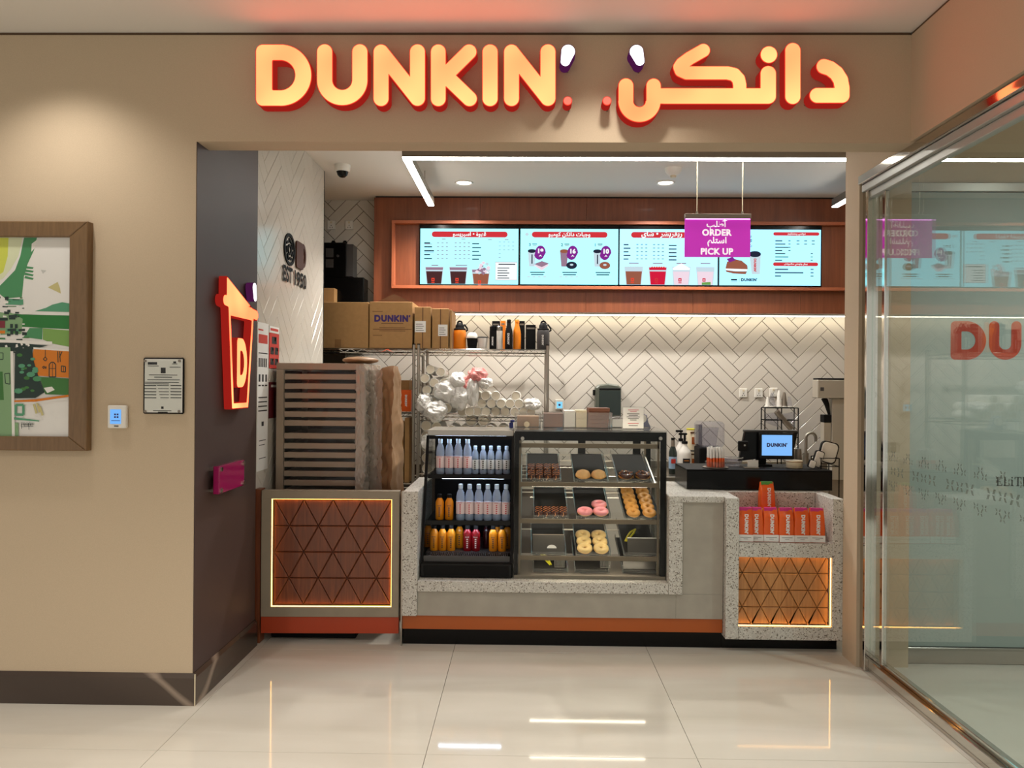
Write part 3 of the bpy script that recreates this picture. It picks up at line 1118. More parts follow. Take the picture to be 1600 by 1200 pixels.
# ------------------------------------------------------------------ things on the beige wall
pt = thing('painting', 'abstract green village painting in a brown wooden frame on beige wall', 'painting', (-3.0, YF, 1.2))
Q = lambda cx, cy: ((q := at(cx / 3.158, 340 + cy / 3.158, Y=YF - .02)).x, q.z)
fx1, fz1 = Q(448, 0)[0], Q(448, 24)[1]
ix1, iz1 = Q(358, 0)[0], Q(358, 100)[1]
iz0, fz0 = Q(358, 1080)[1], Q(448, 1150)[1]
fx0 = fx1 - 1.35
ix0 = fx0 + (fx1 - ix1)
for q in (((fx0, fz1), (fx1, fz1), (ix1, iz1), (ix0, iz1)), ((fx1, fz1), (fx1, fz0), (ix1, iz0), (ix1, iz1)), ((fx1, fz0), (fx0, fz0), (ix0, iz0), (ix1, iz0)), ((fx0, fz0), (fx0, fz1), (ix0, iz1), (ix0, iz0))):
    part('frame_rail', MB().prism(q, (0, YF - .045, 0), d=.044, bev=.004), M['woodframe'], pt)
cvs = part('canvas', MB().box(ix0 - .01, ix1 + .01, YF - .025, YF - .005, iz0 - .01, iz1 + .01), M['paper'], pt)
art = MB()
COLS = [(205, 212, 84), (216, 222, 186), (72, 140, 92), (84, 152, 116), (38, 118, 52), (124, 164, 84), (30, 52, 46), (212, 122, 26), (60, 116, 54), (196, 186, 130), (120, 40, 50), (232, 230, 224), (196, 196, 192), (128, 164, 120)]
lay = [0]
def paint(c, pts):
    lay[0] += 1
    pp = clip([Q(*p) for p in pts], ix0, ix1, iz0, iz1)
    if pp:
        art.slot(c).prism(pp, (0, YF - .0252 - lay[0] * .00003, 0), d=0)
paint(1, [(-700, 100), (115, 100), (95, 190), (60, 250), (20, 300), (-40, 330), (-700, 500)])
paint(0, [(-700, 100), (46, 100), (42, 190), (20, 270), (-30, 300), (-700, 380)])
paint(2, [(122, 100), (186, 100), (172, 160), (140, 230), (122, 290), (112, 392), (30, 400), (-20, 360), (30, 310), (78, 260), (104, 190)])
paint(11, [(160, 130), (184, 112), (176, 150), (158, 170)])
for i in range(4):
    paint(2, [(128, 240 + 16 * i), (170, 246 + 18 * i), (165, 254 + 18 * i), (124, 252 + 16 * i)])
paint(3, [(40, 400), (120, 404), (110, 432), (30, 430)])
paint(9, [(240, 345), (288, 318), (300, 350), (304, 376), (284, 366)])
paint(12, [(205, 258), (232, 262), (215, 278)])
paint(3, [(176, 462), (230, 446), (262, 430), (310, 418), (357, 426), (357, 467)])
paint(4, [(-300, 440), (110, 478), (357, 484), (357, 552), (215, 545), (130, 540), (-300, 520)])
paint(5, [(215, 547), (357, 558), (357, 640), (262, 622), (215, 602)])
paint(2, [(150, 545), (214, 545), (212, 602), (120, 590)])
paint(13, [(-300, 470), (60, 470), (116, 500), (110, 575), (-300, 590)])
r2 = random.Random(4)
for i in range(46):
    x, y, w, h = r2.uniform(-60, 120), r2.uniform(370, 600), r2.uniform(10, 46), r2.uniform(3, 18)
    paint(r2.choice([6, 6, 6, 3, 8, 11]), [(x, y), (x + w, y + r2.uniform(-4, 4)), (x + w, y + h), (x, y + h)])
for x, y in ((55, 525), (78, 526), (56, 558), (80, 560)):
    paint(6, [(x, y), (x + 14, y), (x + 14, y + 20), (x, y + 20)])
paint(10, [(2, 510), (30, 510), (30, 545), (2, 545)])
paint(7, [(-40, 558), (30, 558), (30, 572), (-40, 572)])
paint(11, [(-300, 590), (262, 612), (262, 628), (-300, 606)])
paint(6, [(-300, 612), (80, 618), (240, 632), (170, 650), (75, 668), (-300, 650)])
for i in range(14):
    x, y = r2.uniform(-30, 150), r2.uniform(616, 660)
    paint(11, [(x, y), (x + 9, y - 5), (x + 13, y + 9), (x + 4, y + 12)])
paint(7, [(172, 648), (357, 660), (357, 792), (190, 780), (162, 690)])
paint(11, [(170, 640), (357, 652), (357, 661), (170, 649)])
def ring(c, pts, w=5):
    for a, b in zip(pts, pts[1:] + pts[:1]):
        d = Vector((b[0] - a[0], b[1] - a[1]))
        n_ = Vector((-d.y, d.x)).normalized() * w / 2
        paint(c, [(a[0] + n_.x, a[1] + n_.y), (b[0] + n_.x, b[1] + n_.y), (b[0] - n_.x, b[1] - n_.y), (a[0] - n_.x, a[1] - n_.y)])
ring(6, [(248, 786), (248, 725), (258, 714), (270, 714), (280, 726), (280, 786)])
ring(6, [(264, 714), (264, 786)], 3)
ring(6, [(248, 745), (280, 745)], 3)
ring(6, [(308, 732), (328, 735), (328, 762), (308, 760)])
ring(6, [(318, 733), (318, 760)], 3)
ring(6, [(229, 652), (229, 688)], 3)
ring(6, [(229, 688), (238, 698), (229, 708), (219, 698)], 4)
ring(6, [(290, 660), (292, 715)], 4), ring(6, [(300, 660), (303, 712)], 4), ring(6, [(312, 662), (298, 690)], 4)
ring(6, [(214, 738), (224, 732), (222, 746)], 3), ring(6, [(234, 736), (226, 738), (232, 746)], 3)
paint(8, [(200, 786), (357, 795), (357, 876), (230, 872)])
paint(6, [(80, 640), (165, 650), (170, 700), (196, 786), (226, 862), (180, 890), (78, 892)])
for i in range(16):
    x, y, r_ = r2.uniform(90, 190), r2.uniform(670, 860), r2.uniform(9, 22)
    paint(r2.choice([2, 3, 8]), [(x + r_ * math.cos(a * .7), y + r_ * .6 * math.sin(a * .7)) for a in range(9)])
paint(11, [(222, 840), (262, 834), (276, 850), (240, 866)])
paint(7, [(76, 902), (180, 896), (357, 872), (357, 882), (182, 908), (76, 910)])
paint(13, [(-300, 640), (58, 640), (66, 770), (72, 1080), (-300, 1080)])
paint(8, [(-300, 760), (20, 760), (26, 900), (-300, 900)])
paint(11, [(58, 660), (72, 660), (80, 1080), (66, 1080)])
ring(6, [(2, 668), (22, 668), (22, 700), (2, 700)], 4)
ring(6, [(30, 770), (54, 768), (56, 822), (34, 818)], 4)
ring(3, [(84, 924), (122, 924), (122, 972), (84, 972)], 12)
paint(3, [(76, 985), (200, 1000), (200, 1006), (76, 996)])
paint(13, [(80, 1010), (98, 1012), (98, 1080), (80, 1080)])
for x, y in ((168, 920), (184, 915), (198, 930)):
    paint(9, [(x, y), (x + 10, y), (x + 24, y + 44), (x + 14, y + 48)])
for i in range(9):
    x = 112 + i * 7
    ring(6, [(x, 1012 + r2.uniform(-4, 4)), (x + r2.uniform(-2, 5), 1030 + r2.uniform(-6, 6))], 2)
ring(6, [(112, 1010), (114, 1042)], 2), ring(6, [(148, 1012), (150, 1046)], 2), ring(6, [(112, 1020), (176, 1018)], 2), ring(6, [(112, 1032), (172, 1030)], 2)
part('painted_picture', art, [mat('paint', c, .6) for c in COLS], cvs)

th = thing('thermostat', 'white wall thermostat with lit blue screen below the framed notice', 'thermostat', (-1.9, YF, 1.29))
q = lambda cx, cy, Y=YF - .02: at(cx / 3.158, 340 + cy / 3.158, Y=Y)
a, b = q(531, 926), q(622, 1040)
part('body', MB().box(a.x, b.x, YF - .022, YF, b.z, a.z, .004), M['white'], th)
p, r = q(545, 946), q(598, 1018)
part('screen', MB().box(p.x, r.x, YF - .0232, YF - .0218, r.z, p.z), emitter('thermostat_screen', lin((110, 170, 235)), 1.1), th)
ic = MB()
cx_, cz_ = (p.x + r.x) / 2 + .004, (p.z + r.z) / 2 + .004
for dx in (-.006, .006):
    for dz in (-.006, .006):
        ic.box(cx_ + dx - .004, cx_ + dx + .004, YF - .0236, YF - .0232, cz_ + dz - .004, cz_ + dz + .004)
ic.box(p.x + .006, r.x - .004, YF - .0236, YF - .0232, r.z + .013, r.z + .016)
part('icon', ic, M['navy'], th)
part('button', MB().box(cx_ - .01, cx_ + .01, YF - .0236, YF - .0215, b.z + .008, b.z + .013), M['darkgrey'], th)

ct = thing('framed_notice', 'white printed certificate under clear acrylic in black frame on beige wall', 'notice', (-1.6, YF, 1.35))
a, b = q(701, 690), q(902, 970)
part('frame', MB().box(a.x, b.x, YF - .012, YF, b.z, a.z, .006), M['blackm'], ct)
shp = part('sheet', MB().box(a.x + .010, b.x - .006, YF - .0135, YF - .012, b.z + .007, a.z - .007), M['paper'], ct)
pr_ = MB()
def dash(cx0, cx1, cy, h=4):
    s_, e_ = q(cx0, cy), q(cx1, cy)
    pr_.box(s_.x, e_.x, YF - .0140, YF - .0135, s_.z - h * .0005, s_.z + h * .0005)
dash(726, 772, 719, 12), dash(852, 866, 714, 9), dash(846, 872, 722, 3), dash(726, 780, 732, 3), dash(834, 888, 738, 3)
dash(790, 814, 754, 26), dash(732, 872, 776, 3), dash(758, 846, 787, 4), dash(724, 884, 800, 3), dash(712, 880, 812, 3), dash(712, 830, 820, 3)
for i in range(5):
    dash(710, 768, 829 + 15 * i, 4), dash(772 + 4 * i, 830, 829 + 15 * i, 3), dash(838, 892, 829 + 15 * i, 4)
dash(792, 804, 938, 11), dash(752, 842, 953, 3), dash(776, 824, 960, 3)
part('print', pr_, M['inkb'], shp)
for cx, cy in ((714, 707), (883, 707), (714, 956), (881, 956)):
    s_ = q(cx, cy)
    part('screw', MB().cyl((s_.x, YF - .018, s_.z), (s_.x, YF - .012, s_.z), .006, n=12), M['greymetal'], ct, 40)
part('cover', MB().box(a.x + .01, b.x - .01, YF - .0165, YF - .0145, b.z + .01, a.z - .01), M['cglass'], ct)
# ------------------------------------------------------------------ service counter
def triangles(parent, O, U, V, w, h, tw, th, x_off, material, gap=.003, d=.010):
    """lattice of triangular panels w x h; apexes of the first row at x_off + i * tw from the left"""
    rows = int(round(h / th))
    n = 0
    for r in range(rows):
        zt, zb = h - r * th, h - (r + 1) * th
        ph = x_off + (0 if r % 2 == 0 else tw / 2)
        for i in range(-2, int(w / tw) + 3):
            a = ph + i * tw
            for tri in (((a, zt), (a - tw / 2, zb), (a + tw / 2, zb)), ((a, zt), (a + tw / 2, zb), (a + tw, zt))):
                p = clip(list(tri), 0, w, 0, h)
                if not p or area2(p) < .0002:
                    continue
                A = sum(p[k - 1][0] * p[k][1] - p[k][0] * p[k - 1][1] for k in range(len(p)))
                p = p if A > 0 else p[::-1]
                part('triangle_panel', MB().prism(inset(p, gap / 2), O, U, V, d, .0038), material, parent)
                n += 1
    return n

YC = 4.37
sc_ = thing('service_counter', 'terrazzo and grey counter holding the drinks cooler and donut case', 'counter', (.25, 4.6, 0))
part('end_wall', MB().box(-.692, -.605, YC, 5.05, .172, .882, .003), M['terr'], sc_)
part('ledge', MB().box(-.604, .824, YC, 5.08, .312, .374, .003), M['terr'], sc_)
part('side_wall', MB().box(.825, .902, YC, 5.0, .312, .835, .002), M['terr'], sc_)
part('counter_top', MB().box(.825, 1.1365, YC, 5.04, .8355, .870, .003), M['terr'], sc_)
part('front_panel', MB().box(-.604, .868, 4.384, 4.40, .172, .311), M['grey'], sc_)
part('front_panel', MB().box(.869, 1.134, 4.384, 4.40, .172, .311), M['grey'], sc_)
part('front_panel', MB().box(.903, 1.134, 4.384, 4.40, .312, .834), M['grey'], sc_)
part('orange_strip', MB().box(-.692, 1.134, 4.392, 4.41, .093, .171), M['orange'], sc_)
part('plinth', MB().box(-.692, 1.134, 4.413, 4.45, .0, .092), M['black'], sc_)
part('steel_edge', MB().box(-.699, -.6925, 4.378, 4.42, .0, .88), M['steel'], sc_)
part('carcass', MB().box(-.60, 1.13, 4.46, 5.04, .02, .31), M['blackm'], sc_)
part('carcass', MB().box(.906, 1.13, 4.41, 5.03, .312, .834), M['blackm'], sc_)

YD = 4.335
du = thing('display_counter', 'terrazzo counter end with coffee bag shelf and glowing wood triangle panel', 'counter', (1.46, 4.5, .07))
part('plinth', MB().box(1.136, 1.79, 4.413, 4.45, .0, .0735), M['black'], du)
part('side_wall', MB().box(1.137, 1.2105, YD, 4.72, .074, .868, .003), M['terr'], du)
part('side_wall', MB().box(1.733, 1.795, YD, 4.72, .074, .868, .003), M['terr'], du)
part('shelf', MB().box(1.211, 1.7325, YD, 4.70, .537, .616, .002), M['terr'], du)
part('bottom', MB().box(1.211, 1.7325, YD, 4.70, .074, .146, .002), M['terr'], du)
part('back_wall', MB().box(1.211, 1.7325, 4.60, 4.72, .617, .868, .002), M['terr'], du)
part('counter_top', MB().box(1.1375, 1.86, 4.721, 5.04, .8355, .870), M['terr'], du)
part('backing', MB().box(1.212, 1.732, YD + .058, YD + .075, .147, .536), M['groove'], du)
nt = triangles(du, (1.2125, YD + .046, .149), (1, 0, 0), (0, 0, 1), .517, .385, .106, .0963, .0835, M['triw_lit'])
for q in ((1.2115, 1.7325, .5345, .5365), (1.2115, 1.7325, .1465, .1490), (1.7305, 1.7325, .15, .533)):
    part('light_strip', MB().box(q[0], q[1], YD + .022, YD + .027, q[2], q[3]), M['ledw'], du)

# swing gate, a little ajar
gt = thing('swing_gate', 'low grey swing gate with glowing walnut triangle panel', 'gate', (-1.502, 4.372, .06))
G = lambda: MB()
gx0, gx1, gz0, gz1 = -1.502, -.714, .157, .880
ix0g, ix1g, iz0g, iz1g = -1.446, -.757, .213, .832
gy = 4.372
for q in ((gx0, gx1, iz1g, gz1), (gx0, gx1, gz0, iz0g), (gx0, ix0g, iz0g, iz1g), (ix1g, gx1, iz0g, iz1g)):
    part('frame_rail', MB().box(q[0], q[1], gy, gy + .05, q[2], q[3], .001), M['greyb'], gt)
part('backing', MB().box(ix0g, ix1g, gy + .040, gy + .05, iz0g, iz1g), M['groove'], gt)
triangles(gt, (ix0g + .012, gy + .026, iz0g + .010), (1, 0, 0), (0, 0, 1), ix1g - ix0g - .020, iz1g - iz0g - .018, (ix1g - ix0g - .020) / 4, (iz1g - iz0g - .018) / 4, 0, M['triw'])
for q in ((ix0g, ix1g, iz1g - .003, iz1g), (ix0g, ix1g, iz0g, iz0g + .003), (ix0g, ix0g + .003, iz0g + .003, iz1g - .003), (ix1g - .003, ix1g, iz0g + .003, iz1g - .003)):
    part('light_strip', MB().box(q[0], q[1], gy + .012, gy + .018, q[2], q[3]), M['ledw'], gt)
part('orange_strip', MB().box(gx0, gx1, gy + .006, gy + .04, .062, .156), M['redor'], gt)
gt.rotation_euler = (0, 0, math.radians(1.6))
gp = thing('gate_post', 'narrow brown wooden hinge post beside the swing gate', 'post', (-1.52, 4.40, 0))
part('post', MB().box(-1.546, -1.510, 4.384, 4.46, 0, .885, .002), M['triw'], gp)
for z in (.25, .72):
    part('hinge', MB().box(-1.5095, -1.505, 4.39, 4.44, z - .05, z + .05), M['blackm'], gp)
mt_ = MB().box(-1.48, -.98, 4.49, 4.665, .001, .05, .004)
solo('gate_shade_slab', mt_, M['blackm'], 'black slab painting the dark shadow on the floor behind the swing gate', 'slab')  # black slab put in for the dark shadow under the gate

# black till plinth on the counter
tp = thing('till_plinth', 'long glossy black box on the counter carrying the till', 'counter box', (1.4, 4.9, .87))
part('body', MB().box(.985, 1.86, 4.665, 5.03, .8705, .985, .002), M['black'], tp)
part('top', MB().box(.985, 1.86, 4.665, 5.03, .9855, .992, .001), M['blackm'], tp)

# coffee bags: orange, folded top, band, printed label and upright name
def make_bag():
    t = thing('coffee_bag', 'bag', 'coffee bag')
    w, d, h = .085, .06, .19
    def body(u, v):
        z = v * h
        k = 1 if v < .70 else 1 - (v - .70) / .30 * .88
        a = u * 4
        s_ = int(a) % 4
        f_ = a - int(a)
        c = [(-1, -1), (1, -1), (1, 1), (-1, 1)]
        p, q_ = c[s_], c[(s_ + 1) % 4]
        a_, b_ = p[0] + (q_[0] - p[0]) * f_, p[1] + (q_[1] - p[1]) * f_
        rn = (abs(a_) ** 7 + abs(b_) ** 7) ** (-1 / 7)
        x, y = a_ * rn * w / 2, b_ * rn * d / 2
        n_ = noise.noise((x * 40, y * 40, z * 30)) * .004 + (1 - 2 * abs(noise.noise((x * 25, y * 25, z * 22)))) * .002
        bul = 1 + .06 * math.sin(min(v / .72, 1) * PI)
        return (x * (bul if v < .72 else 1.0) * (1 - .07 * v) + n_ * .5, y * k * bul + n_, z)
    part('pouch', MB().surf(body, 40, 18, True).box(-w / 2, w / 2, -d / 2 * .98, d / 2 * .98, 0, .002), M['bag'], t, 50)
    part('band', MB().box(-w / 2 * .80, w / 2 * .80, -.0095, .0075, h - .020, h + .002, .001), M['bagtop'], t)
    part('label', MB().box(-w / 2 + .0005, w / 2 - .0005, -d / 2 - .0045, -d / 2 - .001, .003, .041), M['paper'], t)
    m = MB()
    m.flat(DUNK, (.003, -d / 2 - .0066, .102), (0, 0, -1), (1, 0, 0), .112)
    m.slot(1).box(-.03, .03, -d / 2 - .005, -d / 2 - .0044, .026, .0285).box(-.012, .012, -d / 2 - .005, -d / 2 - .0044, .017, .019)
    part('lettering', m, [M['paper'], M['inkb']], t)
    return t
BAG = Proto(make_bag)
xs = [at(px, 820, Y=4.37).x for px in (1160, 1182, 1205.5, 1229, 1253, 1277.5)]
for i, x in enumerate(xs):
    BAG.put((max(x, 1.2585), 4.402 + rnd.uniform(-.01, .006), .6165), f'orange coffee bag with purple band, {ORD[i]} from the left in the row', (0, 0, rnd.uniform(-.12, .12)), 'orange coffee bags on the terrazzo shelf')
b = BAG.put((at(1201, 770, Y=4.50).x, 4.535, .746), 'orange coffee bag with green band, standing above the row', (math.radians(-2), 0, .05), 'orange coffee bags on the terrazzo shelf')
for c in b.children:
    if c.name.startswith('band'):
        c.data = c.data.copy()
        c.data.materials[0] = M['green']
riser = solo('riser_block', MB().box(1.30, 1.72, 4.48, 4.595, .617, .745, .002), M['blackm'], 'dark riser block standing behind the row of orange bags', 'riser')

# ------------------------------------------------------------------ drinks cooler
YK0 = 4.44
dc = thing('drinks_cooler', 'black open-front drinks cooler with steel top and three shelves', 'cooler', (-.32, 4.8, .374))
X0, X1, Y1c = -.598, -.064, 5.06
ytop = 4.70
slope = lambda z: YK0 + (ytop - YK0) * max(0, (z - .46)) / (1.18 - .46)
part('base', MB().box(X0, X1, YK0, Y1c, .3745, .462, .006), M['black'], dc)
part('front_grille', MB().box(X0 + .02, X1 - .02, YK0 - .004, YK0, .39, .445), M['blackm'], dc)
part('back_panel', MB().box(X0 + .012, X1 - .012, Y1c - .02, Y1c, .462, 1.18), M['blackm'], dc)
part('roof', MB().box(X0 + .004, X1 - .004, ytop - .005, Y1c, 1.181, 1.216, .003), M['steel'], dc)
part('fascia', MB().box(X0 + .016, X1 - .016, ytop - .004, ytop + .004, 1.160, 1.1805), M['blackm'], dc)
for x in (X0, X1 - .012):
    pane = [(YK0 + .004, .462), (Y1c - .02, .462), (Y1c - .02, 1.18), (ytop, 1.18)]
    part('side_glass' if x == X0 else 'side_panel', MB().prism(pane, (x + .012, 0, 0), (0, 1, 0), (0, 0, 1), .010), M['cglass'] if x == X0 else M['blackm'], dc)
    f_ = part('side_frame', MB().prism([(YK0, .462), (YK0 + .022, .462), (ytop + .02, 1.18), (ytop - .002, 1.18)], (x + .0135, 0, 0), (0, 1, 0), (0, 0, 1), .015), M['blackm'], dc)
sh1, sh2, sh3 = .945, .682, .497
for z, y0 in ((sh1, slope(sh1) + .03), (sh2, slope(sh2) + .03)):
    s_ = part('shelf', MB().box(X0 + .016, X1 - .016, y0, Y1c - .03, z - .018, z - .002, .002), M['blackm'], dc)
    part('shelf_lip', MB().box(X0 + .016, X1 - .016, y0 - .004, y0 - .0005, z - .02, z + .006), M['black'], s_)
gr = MB()
for i in range(44):
    x = X0 + .03 + i * (X1 - X0 - .06) / 43
    gr.box(x - .002, x + .002, YK0 + .03, YK0 + .13, .4885, .4955)
gr.box(X0 + .016, X1 - .016, YK0 + .13, Y1c - .03, .484, .4955).box(X0 + .016, X1 - .016, YK0 + .024, YK0 + .03, .463, .497)
part('bottom_grille', gr, M['darkgrey'], dc)
part('ceiling_light', MB().box(X0 + .05, X1 - .05, ytop + .01, ytop + .03, 1.172, 1.18), M['ledb'], dc)
part('shelf_light', MB().box(X0 + .10, X1 - .06, slope(sh1) + .05, slope(sh1) + .06, sh1 - .0235, sh1 - .0185), M['ledb'], dc)
part('shelf_light', MB().box(X0 + .10, X1 - .06, slope(sh2) + .05, slope(sh2) + .06, sh2 - .024, sh2 - .0185), M['ledb'], dc)

def make_bottle(name, cat, h, r, body, capm, lab=None, prnt=None, kind='water'):
    def f():
        t = thing(name, 'bottle', cat)
        if kind == 'water':
            pr = [(r * .88, 0), (r, .008), (r, h * .13), (r * .95, h * .15), (r, h * .17), (r, h * .52), (r * .95, h * .54), (r, h * .57), (r * .97, h * .66), (r * .82, h * .76), (r * .55, h * .84), (r * .44, h * .87), (r * .44, h * .91)]
            ch = (.875, .50)
        else:
            pr = [(r * .9, 0), (r, .006), (r, h * .66), (r * .93, h * .72), (r * .6, h * .82), (r * .46, h * .86), (r * .46, h * .9)]
            ch = (.86, .54)
        part('bottle', MB().lathe(pr, n=18), body, t, 40)
        part('cap', MB().lathe([(r * ch[1], h * ch[0]), (r * ch[1], h * .99), (r * ch[1] * .85, h)], n=14), capm, t, 40)
        if lab is not None:
            z0, z1 = (.18, .51) if kind == 'water' else (.30, .34)
            if kind == 'small':
                z0, z1 = .2, .5
            part('label', MB().lathe([(r * 1.012, h * z0), (r * 1.012, h * z1)], n=18), lab, t, 40)
        if prnt is not None:
            m = MB()
            zz = h * .33
            k = r * 1.02
            for i in range(5):
                m.box(-.0045, .0045, -k - .0012, -k + .001, zz - .030 + i * .012, zz - .023 + i * .012)
            for dx in (-.010, -.004, .002, .008):
                m.box(dx - .0022, dx + .0022, -k - .0012, -k + .004, zz + .033, zz + .0365)
            part('print', m, prnt, t)
        return t
    return Proto(f)
WB = make_bottle('water_bottle', 'water bottle', .215, .0265, M['water'], M['wcap'], M['wlabel'], M['pinkprint'])
WS = make_bottle('water_bottle', 'water bottle', .172, .0225, M['water'], M['wcap'], M['wlabel2'], M['inkb'])
OJ = make_bottle('juice_bottle', 'juice bottle', .152, .0255, M['ojuice'], M['blackm'], None, M['ink'], 'juice')
RJ = make_bottle('juice_bottle', 'juice bottle', .152, .0265, M['rjuice'], M['blackm'], None, M['wlabel'], 'juice')
DJ = make_bottle('juice_bottle', 'juice bottle', .152, .0225, M['djuice'], M['blackm'], None, None, 'juice')
def along(pxs, py, Y):
    return [at(p, py, Y=Y).x for p in pxs]
y1 = slope(sh1) + .10
for i, x in enumerate(along((688, 702, 716, 730.5), 720, y1)):
    WB.put((x, y1, sh1), f'tall water bottle with pink printed label, {ORD[i]} from the left on the top cooler shelf', None, 'tall water bottles in the cooler')
for i, x in enumerate(along((742.5, 755, 767, 779.5, 791.5), 720, y1 + .02)):
    WS.put((x, y1 + .02, sh1), f'short water bottle with white label, {ORD[i]} of the five on the top cooler shelf', None, 'short water bottles in the cooler')
y2 = slope(sh2) + .09
for i, x in enumerate(along((719.5, 733.5, 748, 762, 776, 790.5), 800, y2)):
    WB.put((x, y2, sh2), f'tall water bottle with blue cap, {ORD[i]} from the left on the middle cooler shelf', None, 'tall water bottles in the cooler')
for i, x in enumerate(along((687, 702), 800, y2 + .01)):
    OJ.put((x, y2 + .01, sh2), f'orange juice bottle, {ORD[i]} from the left on the middle cooler shelf', None, 'orange juice bottles in the cooler')
y3 = slope(sh3) + .16
for i, x in enumerate(along((678.5, 691.5, 705), 845, y3)):
    OJ.put((x, y3, sh3), f'orange juice bottle, {ORD[i]} from the left in the bottom cooler row', None, 'orange juice bottles in the cooler')
for i, x in enumerate(along((730.5, 743.5), 845, y3)):
    RJ.put((x, y3, sh3), f'red juice bottle, {("left", "right")[i]} one of the two in the bottom cooler row', None, 'red juice bottles in the cooler')
for i, x in enumerate(along((770.5, 784.5), 845, y3)):
    OJ.put((x, y3, sh3), f'orange juice bottle, {("left", "right")[i]} of the front pair at the end of the bottom cooler row', None, 'orange juice bottles in the cooler')
y4 = y3 + .08
OJ.put((at(718, 845, Y=y4).x, y4, sh3), 'orange juice bottle standing back between the orange and red rows', None, 'orange juice bottles in the cooler')
DJ.put((at(760, 845, Y=y4).x, y4, sh3), 'dark red juice bottle standing back in the bottom cooler row', None)
for i, x in enumerate(along((777, 793), 845, y4)):
    OJ.put((x, y4, sh3), f'orange juice bottle, {("left", "right")[i]} one behind the front pair at the bottom right', None, 'orange juice bottles in the cooler')
OJ.put((at(669, 845, Y=y3 + .10).x, y3 + .10, sh3), 'orange juice bottle set back at the left glass of the cooler', None, 'orange juice bottles in the cooler')

# ------------------------------------------------------------------ donut case
pc = thing('donut_case', 'glass donut display case with dark frame and sloping shelves', 'display case', (.39, 4.75, .374))
CX0, CX1, CY0, CY1, CZ0, CZ1 = -.056, .820, 4.445, 5.03, .3745, 1.236
for x0, x1 in ((CX0, CX0 + .022), (CX1 - .03, CX1)):
    part('frame_post', MB().box(x0, x1, CY0 + .004, CY0 + .03, CZ0 + .02, CZ1 - .01), M['blackm'], pc)
    part('frame_post', MB().box(x0, x1, CY1 - .03, CY1, CZ0 + .02, CZ1 - .01), M['blackm'], pc)
part('top_band', MB().box(CX0 + .023, CX1 - .031, CY0 + .004, CY0 + .026, CZ1 - .062, CZ1 - .01), M['blackm'], pc)
part('rear_band', MB().box(CX0 + .023, CX1 - .031, CY1 - .026, CY1, CZ1 - .075, CZ1 - .01), M['blackm'], pc)
for px in (909, 995):
    x = at(px, 690, Y=CY1 - .02).x
    part('rear_post', MB().box(x - .024, x + .024, CY1 - .024, CY1 - .003, CZ0 + .02, CZ1 - .076), M['blackm'], pc)
part('top_glass', MB().box(CX0 - .004, CX1 + .004, CY0, CY1, CZ1 - .0095, CZ1, .001), M['acryl'], pc)
part('front_glass', MB().box(CX0, CX1, CY0 - .005, CY0 + .001, CZ0 + .001, CZ1 - .0105), M['cglass'], pc)
part('side_glass', MB().box(CX1 + .0005, CX1 + .0045, CY0 + .002, CY1, CZ0 + .001, CZ1 - .0105), M['cglass'], pc)
part('floor_pan', MB().box(CX0, CX1, CY0 + .002, CY1, CZ0, CZ0 + .019), M['greymetal'], pc)
for x in (CX0 + .026, CX1 - .045):
    for y in (CY0 + .034, CY1 - .05):
        part('upright', MB().box(x, x + .012, y, y + .012, CZ0 + .02, CZ1 - .062), M['bronze'], pc)
for px in (816.5, 1032):
    p = at(px, 685, Y=CY0 - .006)
    part('glass_bolt', MB().cyl((p.x, CY0 - .014, p.z), (p.x, CY0 - .0055, p.z), .0105, n=14), M['steel'], pc, 40)
part('top_rail', MB().box(CX0 + .026, CX1 - .034, CY0 + .034, CY0 + .05, at(900, 700, Y=CY0 + .04).z, at(900, 693, Y=CY0 + .04).z), M['bronze'], pc)
part('top_fill', MB().box(CX0 + .06, CX1 - .06, CY0 + .030, CY0 + .033, 1.186, 1.20), emitter('case_top_fill', (1, .88, .68), 30), pc)  # added strip hidden behind the band, brightens the inside of the case
case_led = emitter('case_led', (1, .88, .68), 20.0)
SL = math.radians(17)
DEP = .44
shelf_z = [at(900, y, Y=CY0 + .05).z for y in (757, 814.5, 872)] + [.385]
for i, z in enumerate(shelf_z):
    y0 = CY0 + .04
    if i == 3:
        break
    part('shelf_rail', MB().box(CX0 + .026, CX1 - .034, y0, y0 + .014, z - .013, z + .013, .002), M['bronze'], pc)
    if i < 3:
        part('shelf_light', MB().box(CX0 + .10, CX1 - .10, y0 + .016, y0 + .026, z - .015, z - .010), case_led, pc)
    z1 = z + DEP * math.tan(SL)
    part('rear_rail', MB().box(CX0 + .04, CX1 - .05, y0 + DEP, y0 + DEP + .012, z1 - .008, z1 + .006), M['steel'], pc)
    for x in (CX0 + .035, CX1 - .055):
        part('side_rail', MB().prism([(y0 + .015, z - .008), (y0 + DEP, z1 - .008), (y0 + DEP, z1 + .004), (y0 + .015, z + .004)], (x + .008, 0, 0), (0, 1, 0), (0, 0, 1), .008), M['steel'], pc)
wr = MB()
for z in (at(900, 720, Y=CY1 - .06).z, at(900, 770, Y=CY1 - .06).z, at(900, 828, Y=CY1 - .06).z):
    wr.box(CX0 + .04, CX1 - .05, CY1 - .05, CY1 - .046, z - .004, z + .004)
part('rear_wire', wr, M['steel'], pc)
part('rear_glass', MB().box(CX0 + .023, CX1 - .031, CY1 - .016, CY1 - .012, CZ0 + .02, CZ1 - .077), M['acryl'], pc)

